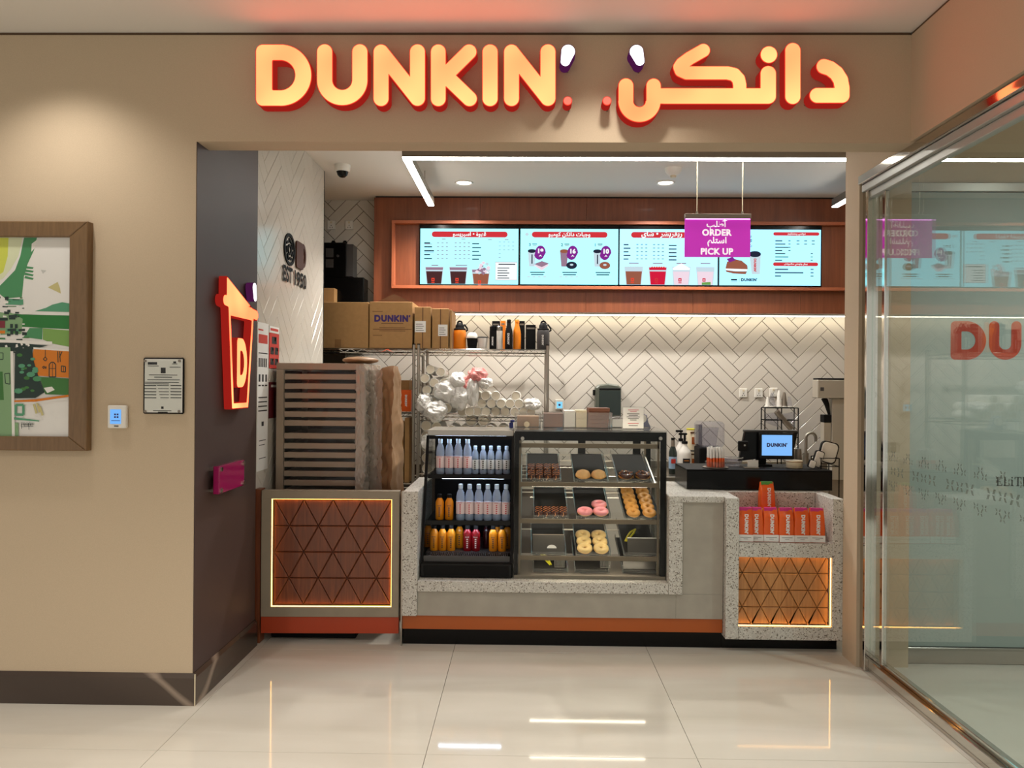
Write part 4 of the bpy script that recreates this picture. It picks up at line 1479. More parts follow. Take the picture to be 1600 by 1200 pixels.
def make_tray():
    t = thing('pastry_tray', 'tray', 'tray')
    w, L = .205, .42
    part('liner', MB().box(-w / 2 + .006, w / 2 - .006, .004, L, .003, .006), M['liner'], t)
    rim = part('rim', MB().box(-w / 2, w / 2, 0, L + .004, 0, .0025).box(-w / 2, -w / 2 + .003, 0, L + .004, .0026, .03).box(w / 2 - .003, w / 2, 0, L + .004, .0026, .03), M['acryl'], t)
    part('front_lip', MB().box(-w / 2, w / 2, -.004, -.0005, 0, .022), M['acryl'], t)
    return t
TRAY = Proto(make_tray)
tcol = [(849.5, 924, 992), (861, 927, 1003), (857, 927, 1002), (860, 925, 1000)]
TR = {}
tx = {}
rown = ['top', 'second', 'third', 'bottom']
coln = ['left', 'middle', 'right']
for r in range(4):
    for c in range(3):
        y0 = CY0 + .062
        x = at(tcol[r][c], [752, 808, 866, 905][r], Y=y0).x
        TR[r, c] = (x, y0, shelf_z[r] + .014)
        TRAY.put(TR[r, c], f'dark lined clear tray on the {rown[r]} shelf of the donut case, {coln[c]} one', (SL, 0, 0), 'trays in the donut case')
def on_tray(r, c, dx, dy, h=.007):
    x, y, z = TR[r, c]
    return (x + dx, y + dy * math.cos(SL) - h * math.sin(SL), z + dy * math.sin(SL) + h * math.cos(SL))

def make_donut(icing, base=None, drz=False):
    def f():
        t = thing('donut', 'donut', 'donut')
        part('ring', MB().torus((0, 0, .016), .0275, .0185, 22, 10, .85), M[base or 'dough'], t, 80)
        if icing:
            m = MB()
            n, k = 22, 6
            vs = []
            for i in range(n):
                a = 2 * PI * i / n
                for j in range(k):
                    b = -.25 + (PI + .5) * j / (k - 1)
                    r = .0195 + .0006 * math.sin(3 * a)
                    q = .0275 + r * math.cos(b)
                    vs.append((q * math.cos(a), q * math.sin(a), .0165 + r * .85 * math.sin(b)))
            m.add(vs, [(i * k + j, ((i + 1) % n) * k + j, ((i + 1) % n) * k + j + 1, i * k + j + 1) for i in range(n) for j in range(k - 1)])
            part('icing', m, M[icing], t, 80)
        if drz:
            m = MB()
            for q in range(4):
                x = -.03 + q * .02
                m.tube([(x + .012 * math.sin(y * 160), y, .0345 - 2.0 * max(0, abs(math.hypot(x, y) - .0275) - .002) ** 1.35 * 4) for y in [-.03 + .006 * i for i in range(11)] if abs(math.hypot(x, y) - .0275) < .016], .0013, 5)
            part('drizzle', m, M['drizzle'], t, 80)
        return t
    return Proto(f)
D_pl, D_gl, D_pk, D_ch = make_donut('dough', 'dough'), make_donut('glaze'), make_donut('pink'), make_donut('choc', None, True)
def make_bun():
    t = thing('sugar_bun', 'bun', 'bun')
    part('bun', MB().lathe([(.030, 0), (.042, .008), (.044, .018), (.036, .034), (.020, .043), (0, .045)], n=20, fn=lambda q, a, j: (q[0] * (1 + .02 * math.sin(5 * a)), q[1], q[2])), M['sugar'], t, 60)
    part('crease', MB().torus((0, 0, .012), .0425, .003, 20, 5), M['dough'], t, 60)
    return t
BUN = Proto(make_bun)
def make_bar():
    t = thing('chocolate_bar_cake', 'bar', 'cake bar')
    part('bar', MB().box(-.0225, .0225, 0, .085, 0, .030, .006), M['choc'], t, 40)
    m = MB()
    for q in range(3):
        y = .015 + .026 * q
        m.tube([(-.02, y - .008, .0302), (-.007, y + .008, .0302), (.007, y - .006, .0302), (.02, y + .008, .0302)], .0014, 5)
    m.tube([(-.004, -.0012, .004), (.002, -.0012, .016), (-.001, -.0006, .028)], .0018, 5)
    part('drizzle', m, M['drizzle'], t, 60)
    return t
BAR = Proto(make_bar)
for c in range(4):
    for r in range(2):
        BAR.put(on_tray(0, 0, -.072 + .048 * c, .004 + .10 * r), f'chocolate drizzled cake bar on the top left tray, {ORD[c]} from the left, {("front", "rear")[r]} row', (SL, 0, 0), 'chocolate bars on the top tray')
for c in range(4):
    BAR.put(on_tray(1, 0, -.072 + .048 * c, .004), f'chocolate cake bar in the single row on the second left tray, {ORD[c]} from the left', (SL, 0, 0), 'chocolate bars on the second tray')
for i, dx in enumerate((-.046, .046)):
    BUN.put(on_tray(0, 1, dx, .05), f'round sugared bun on the top middle tray, {("left", "right")[i]} one', (SL, 0, 0), 'sugared buns')
    D_ch.put(on_tray(0, 2, dx * 1.08 + .002, .052), f'chocolate iced donut with drizzle on the top right tray, {("left", "right")[i]} one', (SL, 0, 0), 'chocolate donuts')
for i, (dx, dy, w) in enumerate(((-.046, .047, 'front left'), (.047, .047, 'front right'), (.045, .142, 'rear'))):
    D_pk.put(on_tray(1, 1, dx, dy), f'pink iced donut on the second middle tray, {w} one', (SL, 0, 0), 'pink donuts')
for r in range(6):
    for c in range(2):
        D_pl.put(on_tray(1, 2, (-.047, .047)[c], .034 + .072 * r, .012), f'golden plain donut in the {("left", "right")[c]} column of the second right tray, {ORD[r]} from the front', (SL + .12, 0, 0), 'plain donuts in two columns', .88)
for r in range(3):
    for c in range(2):
        D_gl.put(on_tray(2, 1, (-.048, .048)[c], .036 + .082 * r, .012), f'pale glazed donut in the {("left", "right")[c]} column of the third middle tray, {ORD[r]} from the front', (SL + .12, 0, 0), 'glazed donuts in two columns', .98)
def placard(r, c, dx, dy, w, h, tilt, label, extra=None):
    x, y, z = on_tray(r, c, dx, dy, .008)
    t = thing('price_placard', label, 'placard', (x, y, z))
    part('card', MB().box(x - w / 2, x + w / 2, y - .0015, y + .0015, z, z + h), M['placard'], t)
    part('edge', MB().box(x - w / 2, x + w / 2, y - .0017, y + .0017, z + h, z + h + .004), M['paper'] if extra != 'round' else M['greymetal'], t)
    part('foot', MB().box(x - w / 2, x + w / 2, y + .002, y + .05, z, z + .003), M['placard'], t)
    if extra == 'round':
        part('motif', MB().prism([(.028 * math.cos(a * PI / 12), .020 * math.sin(a * PI / 12)) for a in range(13)], (x + .02, y - .0018, z + .022), d=.0006), M['paper'], t)
    t.rotation_euler = (tilt, 0, 0)
placard(2, 0, 0, .02, .185, .10, -.35, 'dark placard with pale half-round motif on the third left tray', 'round')
placard(2, 2, .018, .02, .19, .085, -.3, 'dark placard with a pale edge on the third right tray')
placard(3, 2, .0, .03, .19, .07, -.5, 'dark placard with a pale edge on the bottom right tray')
def tongs(r, c, dx, dy, rz, label):
    x, y, z = on_tray(r, c, dx, dy, .012)
    t = thing('serving_tongs', label, 'tongs', (x, y, z))
    for s_ in (-1, 1):
        part('arm', MB().tube([(x, y + .09, z + .012), (x + s_ * .012, y + .04, z + .012), (x + s_ * .010, y, z + .008), (x + s_ * .004, y - .05, z)], [.006, .007, .006, .005], 6), M['yellow'], t, 60)
    t.rotation_euler = (SL, 0, rz)
tongs(2, 2, -.045, .20, -.6, 'yellow serving tongs behind the placard on the third shelf')
tongs(3, 0, -.02, .11, .5, 'yellow serving tongs on the bottom left tray')
wb_ = MB()
for px in (873, 943):
    x = at(px, 890, Y=CY0 + .2).x
    wb = MB()
    for i in range(9):
        wb.box(x - .028 + .007 * i - .0011, x - .028 + .007 * i + .0011, CY0 + .09, CY0 + .13, .42, .475)
    wb.box(x - .03, x + .03, CY0 + .088, CY0 + .09, .472, .478).box(x - .03, x + .03, CY0 + .088, CY0 + .09, .42, .424)
    solo('wire_divider', wb, M['steel'], f'small wire divider on the bottom shelf, {"left" if px < 900 else "right"} one', 'divider', 'wire dividers')
# ------------------------------------------------------------------ ceiling fittings
lt = thing('pendant_light', 'suspended U-shaped white linear light over the counter', 'light', (.85, 5.2, 2.95))
zl = 2.95
Lx0, Lx1, Ly0, Ly1 = -.80, 2.47, 4.92, 6.25
for q in ((Lx0, Lx1 + .05, Ly0, Ly0 + .05), (Lx0, Lx0 + .05, Ly0 + .051, Ly1), (Lx1, Lx1 + .05, Ly0 + .051, Ly1)):
    h = part('housing', MB().box(*q, zl + .004, zl + .062), M['greymetal'], lt)
    part('diffuser', MB().box(q[0] + .002, q[1] - .002, q[2] + .002, q[3] - .002, zl - .004, zl + .0035), M['led'], h)
for x, y in ((Lx0 + .025, 5.85), (Lx1 + .025, 5.85), (Lx0 + .025, 5.1), (Lx1 + .025, 5.1), (.4, Ly0 + .025), (1.9, Ly0 + .025)):
    part('suspension', MB().cyl((x, y, zl + .062), (x, y, CEIL), .0025, n=6), M['greymetal'], lt)
for i, (px, py) in enumerate(((725, 285), (1040, 285))):
    p = at(px, py, Z=CEIL)
    t = thing('ceiling_downlight', f'round recessed downlight, {("left", "right")[i]} one of two before the bulkhead', 'light', (p.x, p.y, CEIL), 'shop downlights')
    part('ring', MB().lathe([(.058, CEIL - .002), (.070, CEIL - .010), (.075, CEIL - .006), (.075, CEIL)], (p.x, p.y, 0), 24), M['white'], t, 50)
    part('lens', MB().cyl((p.x, p.y, CEIL - .0035), (p.x, p.y, CEIL - .001), .058, n=24), M['down'], t)
p = at(1052, 263, Z=CEIL)
t = thing('smoke_detector', 'white round smoke detector on the shop ceiling', 'detector', (p.x, p.y, CEIL))
part('body', MB().lathe([(.03, CEIL - .055), (.045, CEIL - .045), (.06, CEIL - .025), (.064, CEIL)], (p.x, p.y, 0), 22), M['white'], t, 50)
part('sensor', MB().lathe([(.02, CEIL - .07), (.024, CEIL - .0555)], (p.x, p.y, 0), 14), M['cream'], t, 50)
p = at(535, 258, Z=CEIL)
t = thing('security_camera', 'white dome security camera with dark ball on the shop ceiling', 'camera', (p.x, p.y, CEIL))
part('housing', MB().lathe([(.05, CEIL - .05), (.058, CEIL - .035), (.06, CEIL)], (p.x, p.y, 0), 22), M['white'], t, 50)
part('dome', MB().lathe([(0, CEIL - .095), (.02, CEIL - .09), (.036, CEIL - .075), (.044, CEIL - .0505)], (p.x, p.y, 0), 20), M['black'], t, 60)

# hanging order sign
YO = 5.0
a, b = at(1070, 335, Y=YO), at(1172, 402, Y=YO)
xm = (a.x + b.x) / 2
t = thing('order_sign', 'magenta hanging order and pick up sign on two thin cables', 'sign', (xm, YO, b.z))
part('rail', MB().box(a.x - .002, b.x + .002, YO - .014, YO + .014, a.z - .028, a.z + .003, .002), M['greymetal'], t)
pn = part('panel', MB().box(a.x, b.x, YO - .004, YO + .004, b.z, a.z - .0285), mat('magenta_sign', (172, 44, 160), .3, emit=.75), t)
part('edge_light', MB().box(a.x + .004, b.x - .004, YO - .009, YO - .0045, a.z - .0335, a.z - .0285), emitter('pink_led', (1, .35, 1), 3.0), t)
le = MB()
for s_, py, hh in (('أطلب', 350, .064), ('ORDER', 363.5, .043), ('استلم', 378, .062), ('PICK UP', 393, .043)):
    le.flat(text(s_, h=hh, bold=.04 if s_.isascii() else .03), (at(1120, py, Y=YO).x, YO - .0049, at(1120, py, Y=YO).z))
part('lettering', le, mat('sign_white', (245, 240, 245), .5, emit=.6), pn)
for px in (1089, 1160):
    x = at(px, 335, Y=YO).x
    part('cable', MB().cyl((x, YO, a.z + .003), (x, YO, CEIL), .003, n=6), M['cream'], t)
    part('clamp', MB().cyl((x, YO, a.z + .003), (x, YO, a.z + .02), .007, n=8), M['greymetal'], t)

# ------------------------------------------------------------------ menu screens
def em(c, s=1.0):
    return emitter('screen_ink', lin(c), s)
SI = [em((206, 52, 60)), em((246, 252, 252)), em((36, 40, 58)), em((74, 44, 44)), em((230, 70, 50)), em((128, 40, 140)), em((150, 120, 140)), em((200, 172, 180)),
      em((196, 216, 226)), em((206, 30, 60)), em((236, 214, 226)), em((150, 90, 70)), em((110, 160, 80))]
BACKS = [emitter('screen_back', c, 1.0) for c in ((.52, 1.4, 1.6), (.52, 1.4, 1.6), (.60, 1.3, 1.75), (.52, 1.25, 1.7))]
YM = 6.60
mx = [(657, 809.5), (813.5, 965.5), (968.5, 1121), (1124.5, 1282)]
my = [(357, 444.5), (357.5, 444.8), (358, 445.5), (358.5, 446.5)]
hdr = ['قهوة • اسبريسو', 'وجبات دانكن كومبو', 'تي • ريفريشر • شاي', '']
desc = ['coffee menu screen with dark cups, far left of the row', 'combo meal menu screen with prices 19, 16 and 10', 'cold drinks menu screen with red and pink cups', 'sandwich and donut menu screen, far right of the row']
for k in range(4):
    a, b = at(mx[k][0], my[k][0], Y=YM), at(mx[k][1], my[k][1], Y=YM)
    w, h = b.x - a.x, a.z - b.z
    t = thing('menu_screen', desc[k], 'screen', ((a.x + b.x) / 2, 6.637, b.z), 'menu screens')
    part('casing', MB().box(a.x - .0105, b.x + .0105, YM + .001, 6.637, b.z - .022, a.z + .034, .003), M['black'], t)
    disp = part('display', MB().box(a.x, b.x, YM, YM + .002, b.z, a.z), BACKS[k], t)
    g = MB()
    z_ = [0]
    X = lambda u: a.x + w * u
    Z = lambda v: a.z - h * v
    def poly(c, pts, dd=None):
        z_[0] += 1
        g.slot(c).prism([(X(u), Z(v)) for u, v in pts], (0, YM - .0006 - .00002 * z_[0], 0), d=0)
    def pill(c, u0, u1, v0, v1):
        r = h * (v1 - v0) / 2
        p = []
        for i in range(9):
            an = PI / 2 + PI * i / 8
            p.append((X(u0) + r + r * math.cos(an), (Z(v0) + Z(v1)) / 2 + r * math.sin(an)))
        for i in range(9):
            an = -PI / 2 + PI * i / 8
            p.append((X(u1) - r + r * math.cos(an), (Z(v0) + Z(v1)) / 2 + r * math.sin(an)))
        z_[0] += 1
        g.slot(c).prism(p, (0, YM - .0006 - .00002 * z_[0], 0), d=0)
    def wr_(c, s_, u, v, hh=None, ww=None, bold=.03):
        z_[0] += 1
        g.slot(c).flat(text(s_, h=hh * h if hh else None, w=ww * w if ww else None, bold=bold), (X(u), YM - .0008 - .00002 * z_[0], Z(v)))
    def dashr(c, u, v, n, du, wd, hh=.012):
        for i in range(n):
            poly(c, [(u + du * i, v), (u + du * i + wd, v), (u + du * i + wd, v + hh), (u + du * i, v + hh)])
    def disc(c, u, v, ru, rv, n=18):
        poly(c, [(u + ru * math.cos(2 * PI * i / n), v + rv * math.sin(2 * PI * i / n)) for i in range(n)])
    def cupd(u, v0, wt, body, top, logo=True, lo=4):
        poly(8, [(u - wt * .5, v0 - .015), (u + wt * .5, v0 - .015), (u + wt * .42, .998), (u - wt * .42, .998)])
        poly(body, [(u - wt * .44, v0 + .07), (u + wt * .44, v0 + .07), (u + wt * .37, .998), (u - wt * .37, .998)])
        poly(top, [(u - wt * .47, v0), (u + wt * .47, v0), (u + wt * .45, v0 + .045), (u - wt * .45, v0 + .045)])
        if logo:
            ring_ = (u - wt * .1, v0 + .19)
            poly(lo, [(ring_[0] - .01, ring_[1]), (ring_[0] + .022, ring_[1]), (ring_[0] + .022, ring_[1] + .06), (ring_[0] - .01, ring_[1] + .06)])
            poly(body, [(ring_[0], ring_[1] + .018), (ring_[0] + .012, ring_[1] + .018), (ring_[0] + .012, ring_[1] + .042), (ring_[0], ring_[1] + .042)])
            poly(lo, [(ring_[0] - .01, ring_[1] + .075), (ring_[0] + .022, ring_[1] + .075), (ring_[0] + .022, ring_[1] + .09), (ring_[0] - .01, ring_[1] + .09)])
    if k < 3:
        pill(0, .115, .89, .05, .155)
        wr_(1, hdr[k], .5, .105, ww=(.34, .43, .56)[k], bold=.04)
    if k == 0:
        for r in range(5):
            v = .25 + .07 * r
            dashr(2, .04, v, 1, .1, .06 + .02 * (r % 3), .02)
            dashr(6, .17, v, 3, .045, .022), dashr(6, .35, v, 4, .045, .022)
            dashr(2, .53, v + .01, 1, .1, .07 + .02 * (r % 2), .02), dashr(6, .80, v - .02, 4 if r < 3 else 1, .045, .022)
        dashr(6, .22, .185, 2, .2, .04), dashr(6, .69, .19, 2, .17, .04), dashr(6, .04, .272, 1, .1, .08), dashr(6, .04, .42, 1, .1, .1)
        for u, n_ in ((.145, 1), (.39, 1)):
            dashr(6, u - .03, .655, 1, .1, .07 + .05 * (u > .3), .016)
            cupd(u, .70, .19, 3, 6)
        cupd(.62, .74, .19, 11, 6)
        r3 = random.Random(2)
        for i in range(20):
            u, v = .62 + r3.uniform(-.075, .075), .80 - abs(r3.gauss(0, .09))
            poly(r3.choice([1, 8, 10, 6]), [(u - .022, v), (u, v - .03), (u + .024, v - .005), (u + .004, v + .035)])
        ringp = [(.765, .595), (.99, .595), (.99, .93), (.765, .93)]
        poly(6, ringp), poly(1, [(.768, .602), (.988, .602), (.988, .923), (.768, .923)])
        dashr(2, .80, .63, 1, .1, .17, .02)
        for r in range(5):
            dashr(2, .79, .70 + .045 * r, 1, .1, .12 - .02 * (r % 2), .014)
    elif k == 1:
        for i, (u, num, o) in enumerate(((.16, '19', 3), (.49, '16', 2), (.83, '10', 1))):
            wr_(2, str(o), u - .065, .285, hh=.055), dashr(2, u - .04, .265, 1, .1, .05, .014), dashr(6, u - .035, .29, 1, .1, .04, .012)
            poly(8 if i != 1 else 6, [(u - .085, .40), (u + .0, .40), (u - .015, .68), (u - .07, .68)])
            disc(2 if i != 1 else 11, u - .043, .40, .043, .035)
            dashr(2, u - .047, .46, 1, .1, .012, .17) if i != 1 else None
            poly(5, [(u + .045 + .055 * math.cos(q * PI / 8) - .012 * (math.sin(q * PI / 8) > .3), .43 + .13 * math.sin(q * PI / 8)) for q in range(16)])
            wr_(1, num, u + .048, .40, hh=.09, bold=.06)
            poly(1, [(u + .028, .50), (u + .045, .465), (u + .062, .50), (u + .045, .49)])
            if i == 0:
                poly(10, [(u - .02, .66), (u + .06, .60), (u + .135, .65), (u + .06, .75)]), poly(6, [(u - .02, .635), (u + .06, .58), (u + .135, .625), (u + .06, .69)])
            else:
                disc(2 if i == 1 else 11, u + .035, .655, .055, .068), disc(8, u + .035, .645, .018, .018)
            dashr(2, u - .06, .775, 1, .1, .15, .018), dashr(2, u - .05, .815, 1, .1, .13, .018), dashr(7, u - .09, .86, 4, .055, .03, .01)
        disc(8, .065, .10, .02, .03, 8)
    elif k == 2:
        for r in range(5):
            v = .27 + .065 * r
            dashr(2, .04, v, 1, .1, .05 + .02 * (r % 2), .02), dashr(2, .17, v, 3, .045, .022), dashr(2, .34, v, 3, .045, .022)
            dashr(2, .50, v + .01, 1, .1, .08, .02)
        for u, bd, tp_, lo in ((.145, 11, 8, 4), (.39, 9, 9, 0), (.63, 10, 1, 9), (.875, 10, 8, 9)):
            dashr(6, u - .05, .605, 1, .1, .10, .016)
            cupd(u, .69, .19, bd, tp_, True, lo)
            if tp_ == 9 or bd == 11:
                for i in range(6):
                    poly(8 if bd == 11 else 4, [(u - .07 + .024 * i, .69), (u - .055 + .024 * i, .665), (u - .045 + .024 * i, .70)])
            if u == .63:
                poly(1, [(u - .08, .69), (u - .03, .64), (u, .61), (u + .04, .65), (u + .08, .69)])
        poly(12, [(.84, .955), (.93, .945), (.93, .998), (.84, .998)])
    else:
        pill(0, .53, .985, .045, .105), wr_(1, 'دونتس ومنشكينز', .76, .075, hh=.045, bold=.03)
        pill(0, .53, .975, .585, .65), wr_(1, 'بيجل وتوستي ساندويتش', .755, .618, hh=.048, bold=.03)
        for r in range(7):
            v = .19 + .058 * r
            dashr(2, .55, v, 1, .1, .07 + .03 * (r % 3), .018)
            dashr(2, .68 if r < 4 else .9, v, 1, .1, .022, .014)
            if r < 2:
                dashr(2, .76, v, 3, .075, .03, .014)
        for r in range(3):
            dashr(2, .55, .70 + .06 * r, 1, .1, (.13, .28, .06)[r], .02), dashr(2, .90, .70 + .06 * r, 1, .1, .03, .016)
        for u, v in ((.30, .12), (.31, .2), (.30, .3)):
            wr_(2, ('ن', 'و', 'ري')[int(v * 10) - 1], u, v, hh=.06, bold=.02)
        poly(11, [(.06, .70), (.075, .58), (.15, .53), (.22, .56), (.275, .64), (.28, .71), (.18, .71)])
        poly(1, [(.06, .70), (.15, .705), (.28, .71), (.27, .745), (.16, .745), (.065, .73)])
        poly(11, [(.06, .73), (.16, .75), (.275, .75), (.26, .80), (.14, .79), (.07, .76)])
        poly(5, [(.07, .53), (.13, .49), (.16, .55), (.10, .59)])
        poly(8, [(.295, .44), (.41, .44), (.40, .80), (.32, .80)])
        disc(2, .35, .44, .06, .055)
        z_[0] += 1
        g.slot(0).flat(DUNK, (X(.352), YM - .0008 - .00002 * z_[0], Z(.64)), (0, 0, -1), (1, 0, 0), h * .24)
        dashr(2, .115, .885, 1, .1, .06, .03), dashr(6, .115, .93, 1, .1, .06, .01), dashr(6, .195, .87, 1, .1, .004, .07)
        z_[0] += 1
        g.slot(2).flat(DUNK, (X(.295), YM - .0008 - .00002 * z_[0], Z(.90)), sc=w * .16)
    part('screen_print', g, SI, disp)

# ------------------------------------------------------------------ wire shelving
YR0, YR1 = 6.12, 6.70
def shelving(label, x0, x1, levels):
    t = thing('wire_shelving', label, 'shelving', ((x0 + x1) / 2, 6.4, 0), 'chrome wire shelving units')
    for x in (x0 + .013, x1 - .013):
        for y in (YR0 + .013, YR1 - .013):
            p_ = part('post', MB().cyl((x, y, .0), (x, y, levels[0] + .03), .0125, n=10), M['steel'], t, 40)
            part('post_cap', MB().cyl((x, y, levels[0] + .0305), (x, y, levels[0] + .038), .0135, n=10), M['blackm'], p_)
    for z in levels:
        f_ = MB()
        for y in (YR0 + .004, YR1 - .004):
            for zz in (z - .004, z - .034):
                f_.cyl((x0 + .028, y, zz), (x1 - .028, y, zz), .004, n=6)
            n_ = int((x1 - x0) / .05)
            pts = [(x0 + .03 + i * (x1 - x0 - .06) / n_, y, z - (.006 if i % 2 else .033)) for i in range(n_ + 1)]
            f_.tube(pts, .0025, 4)
        for x in (x0 + .004, x1 - .004):
            for zz in (z - .004, z - .034):
                f_.cyl((x, YR0 + .028, zz), (x, YR1 - .028, zz), .004, n=6)
        s_ = part('shelf', f_, M['chrome'], t)
        w_ = MB()
        n_ = int((x1 - x0) / .028)
        for i in range(1, n_):
            x = x0 + i * (x1 - x0) / n_
            w_.cyl((x, YR0 + .004, z - .0015), (x, YR1 - .004, z - .0015), .0016, n=4)
        part('deck_wires', w_, M['chrome'], s_)
    return t
SZ1, SZ2, SZ3 = 1.778, 1.238, .78
rx0, rx1 = at(651, 600, Y=YR0).x, at(858, 600, Y=YR0).x
shelving('right chrome wire shelving unit with flasks on top and cup sleeves below', rx0, rx1, (SZ1, SZ2, SZ3))
shelving('left chrome wire shelving unit with cardboard boxes on top', rx0 - 1.20, rx0 - .012, (SZ1, 1.27, .70))

# ------------------------------------------------------------------ boxes on the top shelf
def carton(px0, px1, pyt, label, d=.34, Y=YR0 + .01, word=False, open_=False, tape=True, zb=SZ1):
    a, b = at(px0, pyt, Y=Y), at(px1, pyt, Y=Y)
    z1 = (a.z + b.z) / 2
    t = thing('cardboard_box', label, 'box', ((a.x + b.x) / 2, Y + d / 2, zb), 'cardboard boxes on the shelving')
    x0, x1 = a.x + .002, b.x - .002
    part('carton', MB().box(x0, x1, Y, Y + d, zb + .0005, z1, .003), M['card'], t)
    if tape:
        part('tape', MB().box((x0 + x1) / 2 - .025, (x0 + x1) / 2 + .025, Y - .0008, Y - .0001, zb + .002, zb + .07), M['card2'], t)
    if word:
        m = MB()
        xm_ = x0 + (x1 - x0) * .5
        p = at(613, 497.5, Y=Y)
        m.slot(0).flat(DUNK, (p.x, Y - .0009, p.z), sc=(x1 - x0) * .84)
        m.slot(1)
        for cy, hw in ((505.5, 17), (512, 20), (514.5, 30), (517, 20), (486.5, 8), (524, 7)):
            c_ = at(613 if cy > 490 and cy < 520 else 590, cy, Y=Y)
            m.box(c_.x - hw * .0052, c_.x + hw * .0052, Y - .0009, Y - .0002, c_.z - .0022, c_.z + .0022)
        part('lettering', m, [M['navy'], M['ink']], t)
    if open_:
        k = (x1 - x0)
        part('flap', MB().prism([(x0 + .01, z1 + .001), (x1 - .01, z1 + .001), (x1 - .04, z1 + .018), (x0 + k * .5, z1 + .075), (x0 + .04, z1 + .014)], (0, Y + .12, 0), d=.004), M['ink'], t)  # dark brown puts the shade of the open box top into the flap
    return t
carton(507 - 26, 576, 472, 'plain brown cardboard box beside the corner of the tiled wall')
carton(577, 645, 471.5, 'brown cardboard box with purple shop name and a raised flap', word=True, open_=True, tape=False)
def slim(px0, px1, pyt, label, lab=None):
    t = carton(px0, px1, pyt, label, tape=False, d=.36)
    a, b = at(px0, pyt, Y=YR0 + .01), at(px1, pyt, Y=YR0 + .01)
    w_ = b.x - a.x
    m = MB().box(a.x + w_ * .48, a.x + w_ * .54, YR0 + .0088, YR0 + .0098, SZ1 + .003, a.z - .004)
    part('seam', m, M['ink'], t)
    if lab:
        c0, c1 = at(lab[0], lab[1], Y=YR0), at(lab[2], lab[3], Y=YR0)
        m = part('label', MB().box(c0.x, c1.x, YR0 + .0078, YR0 + .0087, c1.z, c0.z), M['paper'], t)
        pr_ = MB()
        for i in range(4):
            pr_.box(c0.x + .008, c1.x - .015 - .01 * (i % 2), YR0 + .0072, YR0 + .0077, c1.z + .012 + .017 * i, c1.z + .016 + .017 * i)
        part('print', pr_, M['inkb'], m)
slim(647.5, 673.5, 479.5, 'slim upright cardboard box with white label, next to the named box', (648, 501.5, 665, 519))
slim(675, 701.5, 482, 'slim upright cardboard box with white label, nearer the orange jug', (684.5, 507, 699, 525))
carton(702.5, 706.5, 484, 'thin upright cardboard sheet box beside the orange jug', tape=False)
# small carton and black appliance behind the boxes
t = carton(482, 523, 450, 'small printed cardboard box behind the plain box at the wall corner', d=.10, Y=6.475, tape=False)
ap = thing('black_appliance', 'stacked black kitchen appliance behind the cardboard boxes', 'appliance', (-1.5, 6.66, SZ1))
YA = 6.58
a, b, c = at(480, 433, Y=YA), at(568.5, 433, Y=YA), at(541, 379, Y=YA)
part('lower_body', MB().box(a.x, b.x, YA, 6.76, SZ1 + .001, a.z, .004), M['black'], ap)
up = part('upper_body', MB().box(a.x, c.x, YA, 6.76, a.z + .0005, c.z, .004), M['black'], ap)
part('side_grille', MB().box(c.x + .001, at(551, 400, Y=YA).x, YA + .01, 6.75, a.z + .01, c.z - .012), M['darkgrey'], up)
for i, (x0, x1, y0, y1) in enumerate(((509, 521, 388, 402), (509, 521, 405, 418))):
    p, q_ = at(x0, y0, Y=YA), at(x1, y1, Y=YA)
    part('control_plate', MB().box(p.x, q_.x, YA - .003, YA, q_.z, p.z), M['darkgrey'], up)
p = at(528, 400, Y=YA)
part('knob', MB().cyl((p.x, YA - .012, p.z), (p.x, YA, p.z), .011, n=12), M['steel'], up)
for px in (521, 544):
    p = at(px, 376, Y=6.66)
    part('foot', MB().lathe([(.018, c.z + .001), (.022, c.z + .012), (.012, c.z + .03)], (p.x if px < 530 else c.x - .03, 6.66, 0), 12), M['black'], up, 50)

# flasks and mugs on the right of the top shelf
def vessel(px, pyt, rpx, label, body, capm, prof, capprof, name='flask', Y=YR0 + .10, extra=None, cat='flask'):
    """prof and capprof in units of the height (0-1) and of the radius"""
    p = at(px, pyt, Y=Y)
    H_ = p.z - SZ1
    r = rpx / 1200 * Y
    t = thing(name, label, cat, (p.x, Y, SZ1), 'drinkware on the top shelf')
    part('body', MB().lathe([(a_ * r, SZ1 + .0005 + b_ * H_) for a_, b_ in prof], (p.x, Y, 0), 20), M[body], t, 40)
    if capprof:
        part('lid', MB().lathe([(a_ * r, SZ1 + .001 + b_ * H_) for a_, b_ in capprof], (p.x, Y, 0), 18), M[capm], t, 40)
    if extra:
        extra(t, p.x, Y, H_, r)
    return t
def handle(t, x, Y, H_, r):
    s_ = 1
    z = SZ1 + H_
    part('handle', MB().tube([(x + r * .7, Y, z * 1 - H_ * .06), (x + r * 1.15, Y, z - H_ * .2), (x + r * 1.2, Y, z - H_ * .28), (x + r * .9, Y, z - H_ * .32)], .007, 6), M['blackm'], t, 60)
    part('ring', MB().torus((x, Y, z - .004), r * .35, .007, 12, 6, axis='y'), M['blackm'], t, 60)
def print_(t, x, Y, H_, r):
    part('print', MB().flat(DUNK, (x - r * .1, Y - r * 1.02, SZ1 + H_ * .35), (0, 0, -1), (1, 0, 0), H_ * .38), M['paper'], t)
jug = [(.9, 0), (1, .03), (1, .60), (.96, .68), (.9, .72)]
jugc = [(.92, .725), (.94, .77), (.7, .80), (.66, .90), (.5, .95), (.3, 1)]
def both(*a_):
    handle(*a_), print_(*a_)
vessel(718.5, 504.5, 10, 'large orange insulated jug with a black lid', 'orangep', 'blackm', jug, jugc, 'insulated_jug', extra=handle, cat='jug')
